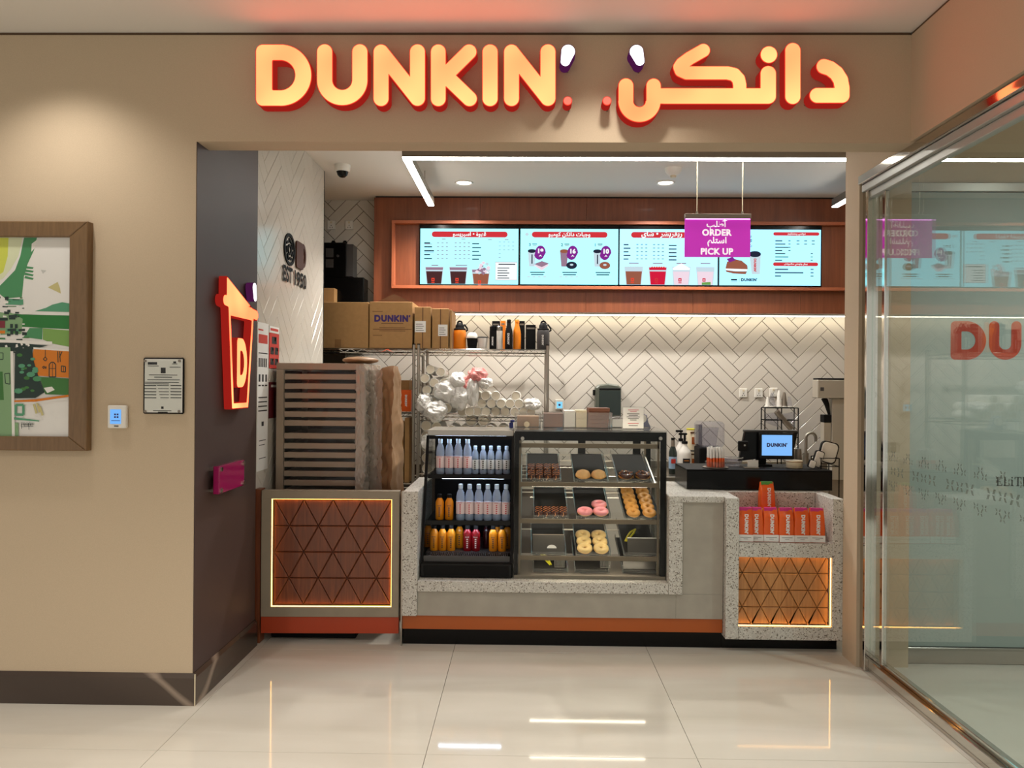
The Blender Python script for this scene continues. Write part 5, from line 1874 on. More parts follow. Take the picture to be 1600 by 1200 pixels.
vessel(738, 520, 8.5, 'black mug with a white lid beside the orange jug', 'blackm', 'white', [(.75, 0), (.8, .03), (1, .64), (1, .66)], [(1.02, .665), (1.02, .78), (.8, .92), (.6, 1)], 'travel_mug', cat='mug')
vessel(754, 526.5, 8.3, 'white tapered tumbler with a dark rim', 'white', 'darkgrey', [(.72, 0), (.76, .03), (.98, .9)], [(1.0, .905), (1.0, .97), (.9, 1)], 'tumbler', cat='mug')
vessel(770.5, 510, 5.6, 'slim black flask left of the white flask', 'blackm', 'black', [(.95, 0), (1, .03), (1, .80)], [(.96, .805), (.96, .98), (.8, 1)], extra=print_)
vessel(780.5, 510, 5.2, 'slim white flask with a metal collar', 'white', 'steel', [(.95, 0), (1, .03), (1, .80)], [(.98, .805), (.98, .97), (.8, 1)], extra=None)
bp = [(.95, 0), (1, .03), (1, .50), (.92, .62), (.55, .80), (.5, .88)]
bc = [(.56, .885), (.56, .98), (.45, 1)]
vessel(795.3, 499.5, 6, 'black cola-shaped bottle with white upright lettering', 'blackm', 'black', bp, bc, 'drink_bottle', extra=print_, cat='bottle')
vessel(808, 499.5, 6.2, 'orange cola-shaped bottle beside the black one', 'orangep', 'orangep', bp, bc, 'drink_bottle', Y=YR0 + .13, cat='bottle')
vessel(849, 504.5, 9.8, 'large dark grey insulated jug at the shelf end', 'darkgrey', 'blackm', jug, jugc, 'insulated_jug', extra=both, cat='jug')
def gift(px0, px1, pyt, m1, label, Y=YR0 + .22):
    a, b = at(px0, pyt, Y=Y), at(px1, pyt, Y=Y)
    t = thing('flask_box', label, 'box', ((a.x + b.x) / 2, Y + .03, SZ1), 'drinkware on the top shelf')
    part('carton', MB().box(a.x, b.x, Y, Y + .07, SZ1 + .0005, a.z, .002), M[m1], t)
    part('label', MB().box(a.x + .008, b.x - .008, Y - .0008, Y - .0001, a.z - .035, a.z - .022), M['greymetal'], t)
gift(769, 781, 501.5, 'blackm', 'tall black flask box behind the slim flasks')
gift(782, 790, 501, 'orangep', 'tall orange flask box between two black boxes')
gift(810.5, 820, 501.5, 'blackm', 'tall black flask box behind the orange bottle')
gift(821.5, 837, 507.5, 'blackm', 'wide black flask box beside the dark grey jug', Y=YR0 + .12)

# ------------------------------------------------------------------ cup sleeves and bags on the second shelf
def make_sleeve():
    t = thing('cup_sleeve', 'sleeve', 'paper cups')
    R, L = .038, .36
    pr = [(0, .30), (R * .78, .012), (R * .93, -.002), (R, 0), (R, .008)]
    outer = [(R * .80, L)]
    z = .016
    prof = [(0.001, .07), (R * .72, .062), (R * .86, .002), (R * .93, -.003), (R, 0), (R, .009), (R * .93, .011)]
    while z < L - .02:
        prof += [(R * .93, z), (R * .985, z + .001), (R * .985, z + .008), (R * .93, z + .010)]
        z += .026
    prof += [(R * .72, L)]
    part('cups', MB().lathe([(r_, h_) for r_, h_ in prof], n=18, axis='y', fn=lambda q, a, j: (q[0], q[1], q[2])), M['cup'], t, 40)
    part('inside', MB().lathe([(.0005, .068), (R * .70, .060), (R * .855, .0035)], n=18, axis='y'), M['cupin'], t, 40)
    return t
SLV = Proto(make_sleeve)
def cpt(cx, cy, Y):
    return at(500 + cx / 4.324, 450 + cy / 4.324, Y=Y)
rowsR = [('bottom row', .0, (960, 1010, 1062, 1120, 1187, 1250, 1315, 1375, 1425)), ('middle row', .066, (1092, 1157, 1222, 1283, 1343, 1403)), ('upper row', .128, (1060, 1118, 1187, 1322))]
for nm, dz, cxs in rowsR:
    for i, cx in enumerate(cxs):
        Y = YR0 + rnd.uniform(.0, .05)
        p = cpt(cx, 800, Y)
        SLV.put((p.x, Y, SZ2 + .0385 + dz), f'white paper cup sleeve in the {nm} of the right pile, {ORD[i]} from the left', (0, 0, rnd.uniform(-.04, .04)), 'paper cup sleeves on the second shelf')
left = [(745, 550), (815, 568), (708, 610), (770, 640), (720, 690), (790, 700), (700, 762), (765, 770), (735, 818), (805, 815), (860, 812), (900, 760), (840, 640), (865, 700)]
for i, (cx, cy) in enumerate(left):
    Y = YR0 + .01 + .05 * rnd.random()
    p = cpt(cx, cy, Y)
    SLV.put((p.x, Y, max(p.z, SZ2 + .0385)), f'white paper cup sleeve in the heaped left pile, {("top one", "upper one beside a bag", "left one under the top", "middle one under the top", "left one at mid height", "middle one at mid height", "left one below mid height", "middle one below mid height", "left one on the shelf wires", "middle one on the shelf wires", "right one on the shelf wires", "right one beside the bags", "right one near the top", "right one at mid height")[i]}', (rnd.uniform(-.05, .05), 0, rnd.uniform(-.08, .08)), 'paper cup sleeves on the second shelf')
def crumple(cx, cy, rx, ry, label, m='plas', seed=1, Y=YR0 - .03, name='plastic_bag', cat='plastic bag'):
    p = cpt(cx, cy, Y)
    rx, ry = rx * 1.18, ry * 1.15
    me = bmesh.new()
    bmesh.ops.create_icosphere(me, subdivisions=5, radius=1)
    rm = Matrix.Rotation(seed * 1.3, 3, 'Y') @ Matrix.Rotation(seed * 2.1, 3, 'X')
    vs = []
    for v in me.verts:
        d = v.co.normalized()
        n1 = noise.noise(d * 1.7 + Vector((seed * 7.1, 0, 0)))
        n2 = 1 - abs(noise.noise(d * 2.3 + Vector((0, seed * 3.3, 0)))) * 2
        w_ = rm @ d
        n3 = 1 - 2 * abs(noise.noise((w_.x * 5 + seed, w_.y * 5, w_.z * 1.6)))
        n4 = 1 - 2 * abs(noise.noise((w_.x * 11, w_.y * 3 + seed, w_.z * 8)))
        k = .93 + .28 * n1 + .06 * n2 + .085 * n3 + .03 * n4
        vs.append((p.x + d.x * k * rx / 4.324 / 1200 * Y, Y + .05 + d.y * k * .09, p.z + d.z * k * ry / 4.324 / 1200 * Y))
    fs = [tuple(v.index for v in f.verts) for f in me.faces]
    me.free()
    solo(name, MB().add(vs, fs), M[m], label, cat, 'crumpled bags among the cups' if name == 'plastic_bag' else None, 60)
M['pinkbag'] = mat('pink_bag', (232, 150, 146), .35, bump=(40, .6))
crumple(845, 700, 62, 60, 'crumpled white plastic bag in the middle of the left cup pile', seed=1)
crumple(945, 740, 58, 70, 'crumpled white plastic bag hanging between the two cup piles', seed=2)
crumple(925, 625, 46, 46, 'crumpled white plastic bag at the top between the piles', seed=3)
crumple(780, 835, 62, 58, 'crumpled white plastic bag drooping over the shelf edge', seed=4, Y=YR0 - .07)
crumple(700, 775, 42, 55, 'crumpled white plastic bag at the left shelf post', seed=5)
crumple(1062, 590, 55, 46, 'crumpled pink and white bag at the top of the heap', 'pinkbag', seed=6)
crumple(1112, 640, 44, 34, 'crumpled white plastic bag under the pink bag', seed=7)
crumple(985, 650, 44, 50, 'crumpled pink bag beside the white bags', 'pinkbag', seed=8, Y=YR0 + .02)
crumple(1030, 690, 34, 90, 'long twisted white plastic bag hanging on the cup pile', seed=9)
crumple(1440, 785, 46, 34, 'flat white plastic wrap at the right end of the shelf', seed=10)
# third shelf: open tray box of cups
t = thing('tray_box', 'open white cardboard tray of cups behind the drinks cooler', 'box', (-.35, 6.3, SZ3))
a, b = cpt(820, 975, YR0), cpt(1280, 975, YR0)
zb = b.z
for q in ((a.x, b.x, YR0 + .01, YR0 + .014), (a.x, b.x, YR0 + .40, YR0 + .404), (a.x, a.x + .004, YR0 + .0145, YR0 + .3995), (b.x - .004, b.x, YR0 + .0145, YR0 + .3995)):
    part('side', MB().box(*q, SZ3 + .001, zb), M['paper'], t)
part('bottom', MB().box(a.x + .005, b.x - .005, YR0 + .015, YR0 + .399, SZ3 + .001, SZ3 + .005), M['paper'], t)
for i, (cx, cy) in enumerate(((895, 962), (980, 962), (1065, 962), (1150, 962), (1235, 962), (1022, 892), (1107, 892))):
    p = cpt(cx, cy, YR0 + .08)
    s_ = SLV.put((p.x, YR0 + .02 + .012 * (i % 3), p.z), f'pale cup sleeve in the white tray behind the cooler, {ORD[i]} from the left' if i < 5 else f'pale cup sleeve lying on top in the white tray, {("left", "right")[i - 5]} one', (0, 0, 0), 'cup sleeves in the white tray', 1.25)
for i, (cx, cy) in enumerate(((716, 930), (788, 940), (714, 1003), (787, 1014), (716, 1077), (715, 1151), (717, 1225))):
    p = cpt(cx, cy, YR0 + .02)
    SLV.put((p.x, YR0 + .02 + .01 * i, p.z), f'white cup sleeve in the shadowed heap left of the cooler, {("top left", "top right", "second left", "second right", "third", "fourth", "bottom")[i]} one', (0, 0, 0), 'cup sleeves left of the cooler', 1.1)
crumple(735, 1040, 50, 50, 'crumpled translucent bag over the cups left of the cooler', seed=12)

# left unit: orange carrier and boxes seen beside the wrapped bundle
t = thing('orange_carrier', 'orange paper carrier with white lettering on the left wire shelf', 'bag', (-.94, 6.25, 1.27))
a, b = at(627, 609, Y=6.2), at(642, 632, Y=6.2)
part('carrier', MB().box(a.x, b.x, 6.2, 6.30, 1.2705, a.z, .002), M['bag'], t)
part('lettering', MB().flat(DUNK, ((a.x + b.x) / 2, 6.1988, (a.z + 1.27) / 2), (0, 0, -1), (1, 0, 0), .095), M['paper'], t)
t = carton(632, 640.5, 653, 'narrow cardboard box on the lower left wire shelf', d=.3, Y=6.16, tape=False, zb=.7005)
t = carton(612, 631, 660, 'wide cardboard box on the lower left wire shelf', d=.3, Y=6.17, tape=False, zb=.7005)
t = carton(622, 640, 594, 'red-brown carton behind the orange carrier', d=.2, Y=6.33, tape=False, zb=1.2705)

# ------------------------------------------------------------------ tray rack and wrapped bundle behind the gate
tr = thing('tray_rack', 'tall grey metal tray rack wrapped in clear stretch film', 'rack', (-1.25, 4.95, 0))
q0, q1 = at(432, 567, Y=4.68), at(568.5, 567, Y=4.68)
rxa, rxb, rz1 = q0.x, q1.x, q0.z
fw = .045
for x in (rxa, rxb - fw):
    for y in (4.68, 5.20):
        part('upright', MB().box(x, x + fw, y, y + .03, .10, rz1 - .0405, .002), M['rackgrey'], tr)
part('top_rail', MB().box(rxa, rxb, 4.68, 5.23, rz1 - .04, rz1, .002), M['rackgrey'], tr)
part('bottom_rail', MB().box(rxa, rxb, 4.68, 5.23, .07, .0995, .002), M['rackgrey'], tr)
for x in (rxa + .03, rxb - .03):
    for y in (4.71, 5.2):
        part('caster', MB().cyl((x - .012, y, .035), (x + .012, y, .035), .035, n=14), M['blackm'], tr, 40)
for x in (rxa + .002, rxb - .006):
    part('side_panel', MB().box(x, x + .004, 4.7105, 5.1995, .10, rz1 - .041), M['blackm'], tr)  # black sheets added so that the gaps between the pans look shaded
part('rear_shade_panel', MB().box(rxa + fw, rxb - fw, 5.21, 5.22, .10, rz1 - .041), M['blackm'], tr)  # black sheet, shade behind the pans put in as colour
cyS = [210, 274, 337, 400, 462, 521, 607, 674, 735, 797, 860, 921]
levels = [at(500, 540 + c / 4.286, Y=4.69).z for c in cyS]
levels += [levels[-1] - .057 * i for i in range(1, 3)]
def make_pan():
    t = thing('sheet_pan', 'pan', 'sheet pan')
    w_ = rxb - rxa - 2 * fw - .004
    part('rim', MB().box(-w_ / 2, w_ / 2, 0, .006, -.016, .019, .002).box(-w_ / 2, w_ / 2, .50, .506, -.014, .015).box(-w_ / 2, -w_ / 2 + .004, .0065, .4995, -.014, .015).box(w_ / 2 - .004, w_ / 2, .0065, .4995, -.014, .015), M['rackgrey'], t)
    part('base', MB().box(-w_ / 2 + .0045, w_ / 2 - .0045, .0065, .4995, -.014, -.011), M['rackgrey'], t)
    return t
PAN = Proto(make_pan)
for i, z in enumerate(levels):
    PAN.put(((rxa + rxb) / 2, 4.688, z), f'grey sheet pan in the wrapped rack, {ORD[i]} from the top', None, 'sheet pans in the rack')
    part('runner', MB().box(rxa + fw - .012, rxa + fw + .012, 4.711, 5.199, z - .018, z - .0145).box(rxb - fw - .012, rxb - fw + .012, 4.711, 5.199, z - .018, z - .0145), M['rackgrey'], tr)
def film(u, v):
    y = 4.672 if u < .5 else 4.672 + (u - .5) * 2 * .30
    x = rxb - .05 + u * 2 * .062 if u < .5 else rxb + .012 + (u - .5) * .05
    n_ = noise.noise((u * 9, v * 26, 1)) * .010 + (1 - 2 * abs(noise.noise((u * 5, v * 60 + u * 9, 5)))) * .008
    return (x + n_, y - abs(n_) * .5 - .004, .55 + v * (rz1 - .56) + .01 * noise.noise((u * 5, 3, 0)))
part('stretch_film', MB().surf(film, 30, 130), M['film'], tr, 180)
def cover(u, v):
    return (rxa - .002 + u * (rxb - rxa + .004), 4.670 + .004 * noise.noise((u * 14, v * 20, 2)) + .003 * noise.noise((u * 3, v * 60, 7)), .6 + v * (rz1 - .605))
part('front_film', MB().surf(cover, 24, 70), glass('thin_film', (.97, .95, .93), 1.3, .1, haze=.03), tr, 180)

kb = thing('kraft_bundle', 'tall kraft paper wrapped bundle beside the tray rack', 'bundle', (-.83, 4.95, 0))
def bundle(u, v):
    z = v * 1.60
    wide = 1.0 if v < .96 else 1 - ((v - .96) / .04) ** 2 * .4
    cs_ = [(-.946, 4.83), (-.832, 4.72), (-.762 - .05 * v, 4.92), (-.87, 5.08)]
    a_ = u * 4
    i = int(a_) % 4
    f_ = a_ - int(a_)
    p, q_ = cs_[i], cs_[(i + 1) % 4]
    cxm, cym = -.85, 4.88
    x = p[0] + (q_[0] - p[0]) * f_
    y = p[1] + (q_[1] - p[1]) * f_
    n_ = noise.noise((x * 6, y * 6, z * 2.6)) * .008 + (1 - 2 * abs(noise.noise((x * 8 + 3, y * 8, z * 5 + x * 9)))) * .014 + (1 - 2 * abs(noise.noise((x * 17 - z * 6, y * 17, z * 13)))) * .009
    x = cxm + (x - cxm) * wide + n_
    y = cym + (y - cym) * wide + n_ * .7
    return (x, y, z + (.015 * noise.noise((x * 9, y * 9, 0)) if v > .8 else 0))
wrap = MB().surf(bundle, 64, 100, True)
top = [i for i in range(99 * 64, 100 * 64)]
wrap.f.append(tuple(top))
wrap.mi.append(0)
part('wrap', wrap, M['kraft'], kb, 34)
def sleeve(u, v):
    x = -.966 + u * .09
    n_ = noise.noise((u * 8, v * 30, 9)) * .008 + (1 - 2 * abs(noise.noise((u * 4, v * 55 - u * 12, 2)))) * .008
    return (x + n_ + .05 * v * 0, 4.775 - u * .075 - .012 - abs(n_), .55 + v * 1.03)
part('clear_wrap', MB().surf(sleeve, 20, 120), M['film'], kb, 180)
t = thing('paper_packet', 'flat folded brown paper packet lying on top of the tray rack', 'packet', (-1.1, 4.95, rz1))
def pk(u, v):
    a_ = 2 * PI * u
    r_ = math.sin(PI * min(max(v, .001), .999))
    return (-1.06 + .115 * math.cos(a_) * r_ + .01 * noise.noise((u * 5, v * 5, 3)), 4.93 + .14 * math.sin(a_) * r_, rz1 + .026 - .024 * math.cos(PI * v) + .006 * r_ * noise.noise((math.cos(a_) * 3, math.sin(a_) * 3, v * 4)))
part('packet', MB().surf(pk, 24, 10, True), M['kraft'], t, 60)
# ------------------------------------------------------------------ back counter and what stands on it
BC = .775
t = thing('back_counter', 'stainless steel worktop along the tiled back wall', 'counter', (2.4, 6.45, 0))
part('worktop', MB().box(.45, 4.2, 6.10, 6.79, BC - .035, BC, .003), M['steel'], t)
part('upstand', MB().box(.45, 4.2, 6.775, 6.795, BC + .0005, BC + .06, .002), M['steel'], t)
for i in range(5):
    x = .46 + i * .745
    d_ = part('door', MB().box(x, x + .74, 6.13, 6.15, .1, BC - .04, .002), M['white'], t)
    part('handle', MB().box(x + .3, x + .44, 6.118, 6.129, BC - .10, BC - .085), M['steel'], d_)
part('carcass', MB().box(.46, 4.19, 6.151, 6.78, .02, BC - .036), M['greymetal'], t)

def on(px, py, Y):
    p = at(px, py, Y=Y)
    return p.x, p.z
Yi = 6.30
# syrup bottle
x, z1 = on(1051.5, 684, Yi)
r = 6.3 / 1200 * Yi
t = thing('syrup_bottle', 'dark glass syrup bottle with pale printed label on the back counter', 'bottle', (x, Yi, BC))
H_ = z1 - BC
part('bottle', MB().lathe([(r * .95, BC + .0005), (r, BC + .01), (r, BC + H_ * .60), (r * .75, BC + H_ * .70), (r * .42, BC + H_ * .78), (r * .42, BC + H_ * .95)], (x, Yi, 0), 18), M['dgreen'], t, 40)
part('neck_wrap', MB().lathe([(r * .5, BC + H_ * .74), (r * .46, BC + H_ * .93)], (x, Yi, 0), 14), M['greymetal'], t, 40)
part('cap', MB().lathe([(r * .46, BC + H_ * .951), (r * .46, BC + H_), (0, BC + H_)], (x, Yi, 0), 12), M['blackm'], t, 40)
lb = part('label', MB().lathe([(r * 1.01, BC + H_ * .15), (r * 1.01, BC + H_ * .48)], (x, Yi, 0), 18), mat('blue_label', (150, 178, 206), .5), t)
part('print', MB().box(x - r * .55, x + r * .5, Yi - r * 1.06, Yi - r * .84, BC + H_ * .30, BC + H_ * .42), M['redmet'], lb)
# pump bottle
def pump(px, pyt, label, Y, rp, full=True):
    x, z1 = on(px, pyt, Y)
    r = rp / 1200 * Y
    H_ = z1 - BC
    t = thing('pump_bottle', label, 'bottle', (x, Y, BC))
    part('bottle', MB().lathe([(r * .95, BC + .0005), (r, BC + .008), (r, BC + H_ * .50), (r * .9, BC + H_ * .58), (r * .45, BC + H_ * .68), (r * .40, BC + H_ * .74)], (x, Y, 0), 18), M['white'], t, 40)
    pu = part('pump', MB().lathe([(r * .46, BC + H_ * .741), (r * .46, BC + H_ * .80), (r * .16, BC + H_ * .81), (r * .16, BC + H_ * .95)], (x, Y, 0), 12), M['blackm'], t, 40)
    part('spout', MB().box(x - r * .95, x + r * .35, Y - .01, Y + .01, BC + H_ * .95, BC + H_, .003), M['blackm'], pu)
    lb = part('label', MB().box(x - r * .45, x + r * .62, Y - r * 1.03, Y - r * .80, BC + H_ * .10, BC + H_ * .40), M['inkb'], t)
    part('motif', MB().box(x - r * .35, x + r * .5, Y - r * 1.05, Y - r * 1.03, BC + H_ * .12, BC + H_ * .20).box(x - r * .3, x + r * .45, Y - r * 1.05, Y - r * 1.03, BC + H_ * .34, BC + H_ * .36), M['drizzle'], lb)
pump(1070, 676.5, 'white sauce bottle with black pump and dark label', 6.25, 10)
pump(1064, 672, 'white sauce bottle with black pump, mostly hidden behind the front one', 6.42, 8.5)
# canisters
for i, (pt_, pb_) in enumerate(((703, 735), (669.5, 701.5))):
    Y = 6.50
    x, z1 = on(1082.5, pt_, Y)
    zb_ = BC if i == 0 else cz_prev
    r = 9.6 / 1200 * Y
    t = thing('canister', f'cream canister with orange print, {("lower", "upper")[i]} of the stack of two', 'canister', (x, Y, zb_), 'stacked cream canisters')
    part('tin', MB().lathe([(r, zb_ + .001), (r, z1 - .012), (r * .99, z1 - .010)], (x, Y, 0), 22), M['cream'], t, 40)
    part('lid', MB().lathe([(r * 1.03, z1 - .0095), (r * 1.03, z1), (0, z1)], (x, Y, 0), 22), M['yellow'] if i else M['darkgrey'], t, 40)
    hh = z1 - zb_
    m = MB().box(x - r * .35, x + r * .55, Y - r * 1.01, Y - r * .82, zb_ + hh * .28, zb_ + hh * .62)
    part('motif', m, M['orange'], t)
    part('print', MB().box(x - r * .55, x + r * .7, Y - r * 1.0, Y - r * .70, zb_ + hh * .78, zb_ + hh * .86), M['ink'], t)
    cz_prev = z1 + .001
# blender with clear hood
Y = 6.05 + .12
xa, za = on(1092.5, 659, Y)
xb, zb_ = on(1133, 699, Y)
t = thing('blender', 'blender with clear sound hood on a dark base', 'blender', ((xa + xb) / 2, Y + .1, BC))
part('base', MB().box(xa + .004, xb - .004, Y + .005, Y + .2, BC + .001, zb_ - .002, .008), M['blackm'], t)
hd = part('hood', MB().box(xa, xb, Y, Y + .205, zb_, za, .02), M['clear'], t)
part('jug', MB().lathe([(.055, zb_ + .002), (.075, za - .06), (.078, za - .05)], ((xa + xb) / 2, Y + .1, 0), 16), M['clear'], hd, 40)
part('motor', MB().box(xa + .01, xa + .06, Y + .15, Y + .19, zb_ + .002, za - .03), mat('smoke_plastic', (90, 84, 100), .2), hd)
# tap
Y = 6.55
x, z0 = on(1259, 735, Y)
x2, zt = on(1274.5, 690, Y)
_, ztop = on(1266, 676.5, Y)
t = thing('tap', 'chrome swan-neck tap over the back counter', 'tap', (x, Y, BC))
rr_ = (x2 - x) / 2
pts = [(x, Y, BC + .002), (x, Y, ztop - rr_)] + [(x + rr_ - rr_ * math.cos(PI * i / 8), Y, ztop - rr_ + rr_ * math.sin(PI * i / 8)) for i in range(1, 9)] + [(x2, Y, zt)]
part('neck', MB().tube(pts, .013, 10), M['steel'], t, 60)
part('body', MB().cyl((x, Y, BC + .001), (x, Y, BC + .16), .024, n=14), M['steel'], t, 40)
part('lever', MB().tube([(x + .02, Y, BC + .10), (x + .07, Y - .02, BC + .13)], .008, 8), M['steel'], t, 60)
# coffee machine at the right
Y = 6.0
xa, za = on(1275.5, 593.5, Y)
_, zh = on(1275.5, 622, Y)
xc, _ = on(1300, 650, Y)
t = thing('coffee_machine', 'tall stainless coffee brewer with overhanging head at the right jamb', 'coffee machine', (xc + .15, Y + .2, 0))
part('stand', MB().box(xa + .01, xc + .42, Y + .02, Y + .10, 0.001, BC - .001), M['greymetal'], t)
part('column', MB().box(xc, xc + .42, Y, Y + .085, BC, zh - .0005, .004), M['machine'], t)
hd = part('head', MB().box(xa, xc + .42, Y - .03, Y + .085, zh, za, .005), M['machine'], t)
part('lid', MB().box(xa + .004, xc + .42, Y - .026, Y + .08, za + .0005, za + .014, .003), M['blackm'], hd)
p = on(1284.5, 608, Y - .03)
part('badge', MB().box(p[0] - .014, p[0] + .014, Y - .034, Y - .0302, p[1] - .014, p[1] + .014, .002), M['darkgrey'], hd)
h0, h1 = on(1292, 624, Y), on(1298, 648, Y)
part('handle', MB().tube([(h0[0] - .01, Y + .03, zh), (h0[0] + .012, Y + .03, zh - .05), (h1[0], Y + .03, h1[1])], [.024, .02, .010], 8), M['blackm'], hd, 60)
g0, g1 = on(1288, 660, Y), on(1299, 690, Y)
gr_ = part('grinder', MB().box(g0[0], xc - .001, Y + .01, Y + .08, g1[1] - .05, g0[1], .003), M['machine'], t)
part('collar', MB().box(g0[0] - .003, xc - .0005, Y + .004, Y + .08, g0[1] + .0005, g0[1] + .06, .004), M['blackm'], gr_)
# wire organiser with parts on top
Y = 6.62
a, b = at(1193, 637, Y=Y), at(1244.5, 672, Y=Y)
t = thing('wire_organiser', 'black wire organiser with clear drawers on the back counter', 'organiser', ((a.x + b.x) / 2, Y, BC))
w_ = MB()
for x in (a.x, (a.x + b.x) / 2, b.x):
    for y in (Y - .04, Y + .06):
        w_.box(x - .004, x + .004, y - .004, y + .004, BC + .001, a.z)
for z in (a.z, (a.z * .45 + b.z * .55), b.z - .06):
    for y in (Y - .04, Y + .06):
        w_.box(a.x, b.x, y - .0035, y + .0035, z - .004, z + .004)
part('frame', w_, M['blackm'], t)
for i, x in enumerate((a.x, (a.x + b.x) / 2)):
    xx = x + (b.x - a.x) * .25
    part('bin', MB().prism([(-.05, -.04), (.05, -.08), (.055, .05), (-.05, .03)], (xx, Y - .02, (a.z + b.z) / 2 + .01), d=.06), M['clear'], t)
part('roller', MB().tube([(a.x + .1, Y - .03, a.z - .03), (b.x - .05, Y - .02, b.z + .01)], .025, 10), M['greymetal'], t, 60)
for i, (px, py, rp, m) in enumerate(((1207, 622, 6, 'clear'), (1218, 618, 5, 'white'), (1226, 621, 5, 'greymetal'), (1234, 628, 5, 'clear'), (1200, 628, 4, 'white'))):
    x, _ = on(px, py, Y)
    r = rp / 1200 * Y
    zt = at(px, py - 8, Y=Y).z
    tt = thing('dosing_cup', f'small clear dosing part upside down on the wire organiser, {ORD[i]} of five', 'cup', (x, Y + .01, a.z + .004), 'parts on the wire organiser')
    part('cup', MB().lathe([(r, a.z + .0045), (r * .9, a.z + .02), (r * .5, zt - .02), (r * .35, zt)], (x, Y + .01, 0), 14), M[m], tt, 40)
    part('rim', MB().torus((x, Y + .01, a.z + .0105), r, .005, 14, 6), M['white'], tt, 60)
# sockets
def socket(px, py, label, Y=YB - .0055, w=12.5, h=14, twin=False):
    p = at(px, py, Y=Y)
    ww, hh = w / 1200 * Y / 2, h / 1200 * Y / 2
    t = thing('wall_socket', label, 'socket', (p.x, Y, p.z - hh), 'white sockets on the tiled wall')
    part('plate', MB().box(p.x - ww, p.x + ww, Y - .014, Y, p.z - hh, p.z + hh, .004), M['white'], t)
    part('switch', MB().box(p.x - .008, p.x + .008, Y - .018, Y - .0141, p.z + hh * .35, p.z + hh * .75), M['cream'], t)
    m = MB()
    for dx, dz in ((0, -.005), (-.010, -.022), (.010, -.022)):
        m.box(p.x + dx - .003, p.x + dx + .003, Y - .0146, Y - .0141, p.z + dz - .004, p.z + dz + .004)
    part('holes', m, M['inkb'], t)
socket(1161, 614, 'white wall socket, left of three above the till')
socket(1185, 614, 'white wall socket, middle of three above the till')
socket(1208, 613, 'white wall socket, right of three behind the organiser')
socket(518, 352, 'white wall socket high on the rear wall, left of a pair')
socket(546, 352, 'white wall socket high on the rear wall, right of a pair')
# towel dispenser and small thermostat on the back wall
Y = YB - .006
a, b = at(929, 600, Y=Y), at(968, 650, Y=Y)
t = thing('towel_dispenser', 'dark green translucent paper towel dispenser on the tiled wall', 'dispenser', ((a.x + b.x) / 2, Y, b.z))
xm, w_ = (a.x + b.x) / 2, (b.x - a.x)
body = [(a.x, b.z), (b.x, b.z), (b.x, a.z - .03), (b.x - .03, a.z - .006), (xm, a.z + .004), (a.x + .03, a.z - .006), (a.x, a.z - .03)]
part('cover', MB().prism(body, (0, Y - .12, 0), d=.12, bev=.012), M['dgreen2'], t)
part('window', MB().box(a.x + .03, b.x - .008, Y - .127, Y - .1205, b.z + .01, a.z - .055, .003), M['dgreen'], t)
part('latch', MB().box(a.x - .02, a.x - .001, Y - .09, Y - .04, a.z - .10, a.z - .05, .004), M['blackm'], t)
part('arch', MB().box(a.x + .03, b.x - .008, Y - .128, Y - .1205, a.z - .05, a.z - .035, .003), M['blackm'], t)
a, b = at(867.5, 624, Y=Y), at(880.5, 640, Y=Y)
t = thing('thermostat', 'small white thermostat with lit screen on the tiled back wall', 'thermostat', ((a.x + b.x) / 2, Y, b.z))
part('body', MB().box(a.x, b.x, Y - .02, Y, b.z, a.z, .004), M['white'], t)
part('screen', MB().box(a.x + .013, b.x - .011, Y - .0212, Y - .0201, b.z + .012, a.z - .02), emitter('small_screen', lin((130, 205, 235)), 1.1), t)
part('icon', MB().box((a.x + b.x) / 2 - .009, (a.x + b.x) / 2 + .009, Y - .0216, Y - .0212, (a.z + b.z) / 2 - .012, (a.z + b.z) / 2 + .006), M['navy'], t)

# ------------------------------------------------------------------ on top of the donut case
TZ = CZ1 + .0005
def bin_(px0, px1, pyt, label, Y0, d, hgt=None):
    a, b = at(px0, pyt, Y=Y0), at(px1, pyt, Y=Y0)
    z1 = a.z
    t = thing('acrylic_tray', label, 'tray', ((a.x + b.x) / 2, Y0 + d / 2, TZ), 'clear trays on the donut case')
    for q in ((a.x, b.x, Y0, Y0 + .003), (a.x, b.x, Y0 + d - .003, Y0 + d), (a.x, a.x + .003, Y0 + .0035, Y0 + d - .0035), (b.x - .003, b.x, Y0 + .0035, Y0 + d - .0035)):
        part('side', MB().box(*q, TZ + .003, z1), M['acryl'], t)
    part('base', MB().box(a.x, b.x, Y0, Y0 + d, TZ, TZ + .0025), M['acryl'], t)
    return a, b, z1
a, b, z1 = bin_(848, 957, 644, 'long clear tray of brown and white sleeves on the donut case', 4.66, .22)
def pack(px0, px1, pyt, m, label, lean=0, n=1, Y0=4.675, d=.17):
    a, b = at(px0, pyt, Y=Y0), at(px1, pyt, Y=Y0)
    t = thing('sleeve_pack', label, 'paper pack', ((a.x + b.x) / 2, Y0 + d / 2, TZ + .003), 'packs of paper on the donut case')
    zt = a.z
    for i in range(n):
        z0_, z1_ = TZ + .0035 + (zt - TZ - .0035) * i / n, TZ + .0035 + (zt - TZ - .0035) * (i + 1) / n - .0008
        part('bundle', MB().prism([(a.x + lean * (z0_ - TZ), z0_), (b.x + lean * (z0_ - TZ), z0_), (b.x + lean * (z1_ - TZ), z1_), (a.x + lean * (z1_ - TZ), z1_)], (0, Y0 + .002 * (i % 2), 0), d=d, bev=.001), M[m], t)
pack(850, 880, 646, 'brownp', 'stack of brown paper sleeves at the left of the clear tray', n=1)
pack(881.5, 899, 641.5, 'paper', 'stack of white paper in the middle of the clear tray', n=1)
pack(900, 917, 641, 'cream', 'stack of cream paper next to the white paper in the clear tray', n=2)
